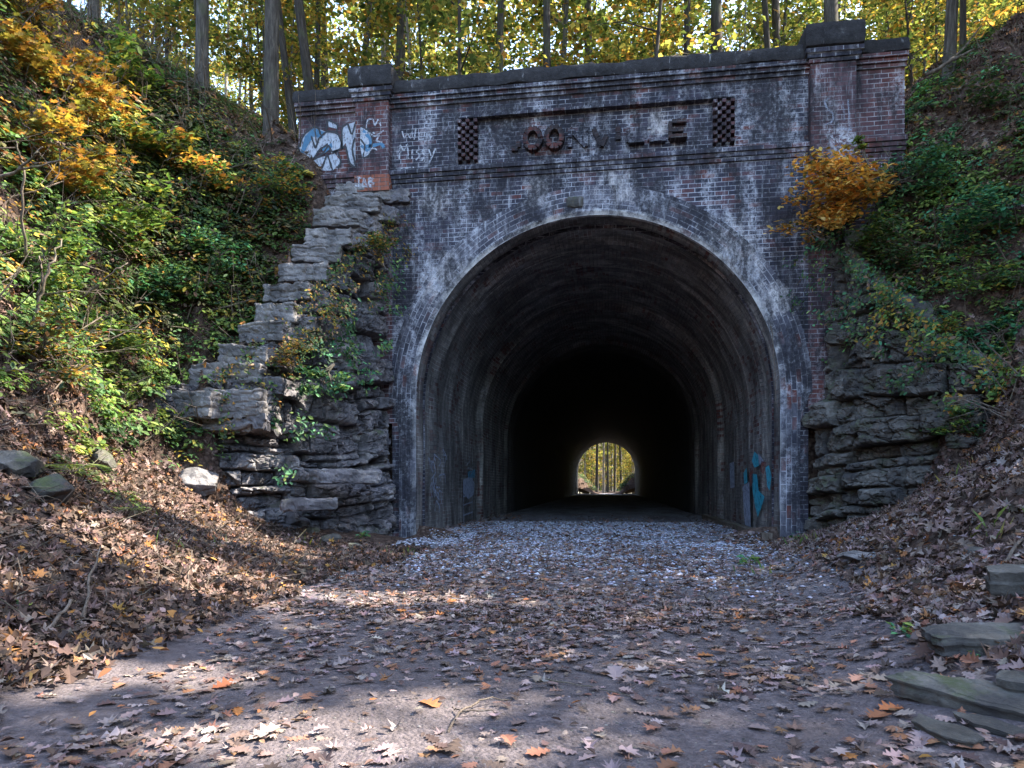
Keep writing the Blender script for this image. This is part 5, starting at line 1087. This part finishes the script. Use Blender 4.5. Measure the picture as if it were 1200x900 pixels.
# far-off wood as one mass: behind the hilltop and behind the far mouth
mb = MB(); n = 30000
x = rng.uniform(-46, 46, n); y = rng.uniform(46, 56, n); z = H(x, y)+rng.uniform(0, 1, n)**.8*24
p1 = np.stack([x, y, z], 1); m2 = 14000; x = rng.uniform(-22, 22, m2); y = rng.uniform(112, 128, m2); p2 = np.stack([x, y, H(x, y)+18*rng.uniform(0, 1, m2)**1.5], 1)
pp_ = np.concatenate([p1, p2]); cl = fbm(pp_*.22, 3, 66); pp_ = pp_[cl > -.22]
leaves(mb, pp_, np.array([0, -.3, 1])+rng.normal(0, .5, (len(pp_), 3)), rng.uniform(.4, .75, len(pp_)), QUAD, pal(len(pp_), TC, .35))
tr = MB()
for k in range(110):
    x, y = (rng.uniform(-44, 44), rng.uniform(46, 56)) if k < 70 else (rng.uniform(-20, 20), rng.uniform(119, 130)); z0 = H(x, y)[0]; w = rng.uniform(.08, .2)
    tube(tr, [(x, y, z0-.5), (x+rng.normal(0, .3), y, z0+10), (x+rng.normal(0, .6), y, z0+22)], [w, w*.7, w*.3], 6, cap=False)
fw = empty('far_wood', (0, 50, 9)); fw['kind'] = 'stuff'; fw['label'] = 'far off yellow-green autumn wood closing the view'
a = mb.build('foliage', M['tree_leaf']); b = tr.build('trunks', M['bark_grey'])
for o in (a, b): o.parent = fw; o.location = (0, -50, -9); o['kind'] = 'stuff'
# tall unseen trees added on the right-hand hill, crowns shaped to shade the cutting
gaps = []                                                    # pixel centre, radii in metres: holes cut in that canopy to drop sun patches
def gap(px, py, rx, ry): 
    p = hit(px, py); gaps.append((p[0], p[1], rx, ry))
gap(255, 625, 1.1, .6); gap(200, 600, .7, .55); gap(300, 690, .5, .15); gap(150, 640, .35, .25); gap(465, 640, .8, .22); gap(330, 655, .6, .2); gap(462, 706, .62, .13); gap(240, 700, .3, .1)
gap(400, 862, .42, .16); gap(300, 880, .5, .14); gap(480, 885, .45, .07); gap(120, 800, .7, .10); gap(620, 872, .35, .03); gap(470, 822, .35, .035); gap(215, 795, .35, .09)
nC = 20000; qx = rng.uniform(-9.5, 3.4, nC); qy = rng.uniform(-12.5, .25, nC); qz = H(qx, qy)
keep = np.ones(nC, bool)
for a, b, rx, ry in gaps:
    fg = b < -7.5; mx, my = (.10, .065) if fg else (.26, .16)
    nzv = .25*n2(qx, qy, 2.5, 61); keep &= (((qx-a)/(rx+mx))**2+((qy-b)/(ry+my))**2) > 1+nzv
sl = (qx < -4.6); keep &= ~(sl & (n2(qx, qy, .95, 63) > .0)); keep &= ~(sl & (rng.uniform(0, 1, nC) < .25))
qx, qy, qz = qx[keep], qy[keep], qz[keep]; hz = rng.uniform(10, 15, len(qx)); k = (hz-qz)/SUN[2]
pc = np.stack([qx, qy, qz], 1)+SUN[None]*k[:, None]
for _ in range(12):
    a, b, d = proj(pc); inn = (d > 0) & (a > -60) & (a < 1260) & (b > -70) & (b < 900)
    if not inn.any(): break
    pc[inn] += SUN*1.2
cent = [(10.5, -7.5), (12.5, -3.5), (9.5, -1.0), (14.5, 1.5), (7.5, 1.5)]
own = np.argmin(np.stack([np.hypot(pc[:, 0]-a, pc[:, 1]-b) for a, b in cent]), 0)
for k, (a, b) in enumerate(cent):
    s_ = own == k
    if s_.sum() < 20: continue
    if k == 4: a, b = 9.5, 4.0
    z0 = H(a, b)[0]; root = empty('shade_tree', (a, b, z0), label='unseen tall tree on the hill, its canopy shaped to shade the cutting', cat='tree', group='unseen trees shading the cutting')
    mbl = MB(); leaves(mbl, pc[s_], SUN[None]+rng.normal(0, .35, (s_.sum(), 3)), rng.uniform(.2, .36, s_.sum()), OVAL, pal(s_.sum(), TC)*.8)
    mbl.build('crown', M['dead_leaf'], root, org=(a, b, z0))
    t_ = MB(); mid = pc[s_].mean(0); top = np.array([a, b, max(mid[2], z0+8)]); tube(t_, [(a, b, z0-.4), (a+.1, b, (z0+top[2])/2), top], [.28, .22, .14], 10, cap=False)
    for q in pc[s_][rng.integers(0, s_.sum(), 14)]: tube(t_, [top-np.array([0, 0, 2.5]), (top+q)/2-np.array([0, 0, .3]), q], [.09, .05, .015], 5, cap=False)
    t_.build('trunk', M['bark_grey'], root, smooth=True, org=(a, b, z0))
# ------------------------------------------------------------------ LIGHT, WORLD, CAMERA
sc = bpy.context.scene
w = bpy.data.worlds.new('World'); sc.world = w; w.use_nodes = True; nt = w.node_tree; bg = nt.nodes['Background']
sky = nt.nodes.new('ShaderNodeTexSky'); sky.sky_type = 'NISHITA'; sky.sun_disc = False; sky.sun_elevation = EL; sky.sun_rotation = math.atan2(SUN[0], SUN[1]); sky.air_density = 1.2; sky.dust_density = 1.5
nt.links.new(sky.outputs[0], bg.inputs[0]); bg.inputs[1].default_value = .15
ld = bpy.data.lights.new('sun', 'SUN'); ld.energy = 3.6; ld.angle = R(.6); ld.color = (1, .9, .76)
lo = bpy.data.objects.new('sun', ld); C.objects.link(lo); lo.rotation_euler = Vector(SUN.tolist()).to_track_quat('Z', 'Y').to_euler()
cd = bpy.data.cameras.new('camera'); co = bpy.data.objects.new('camera', cd); C.objects.link(co); co.location = CAM.tolist(); co.rotation_euler = (R(90), 0, TH)
cd.sensor_width = 36; cd.lens = 36*F/1200; cd.shift_y = (HY-450)/1200; cd.clip_start = .05; cd.clip_end = 2000; sc.camera = co
sc.view_settings.view_transform = 'Standard'; sc.view_settings.look = 'None'; sc.view_settings.exposure = 3.0; sc.view_settings.gamma = 1.0
sc.render.engine = 'CYCLES'; cy = sc.cycles; cy.use_denoising = True; cy.max_bounces = 7; cy.diffuse_bounces = 4; cy.transparent_max_bounces = 12; cy.sample_clamp_indirect = 4; cy.use_adaptive_sampling = False
try: cy.denoiser = 'OPENIMAGEDENOISE'
except Exception: pass
sc.render.use_persistent_data = False
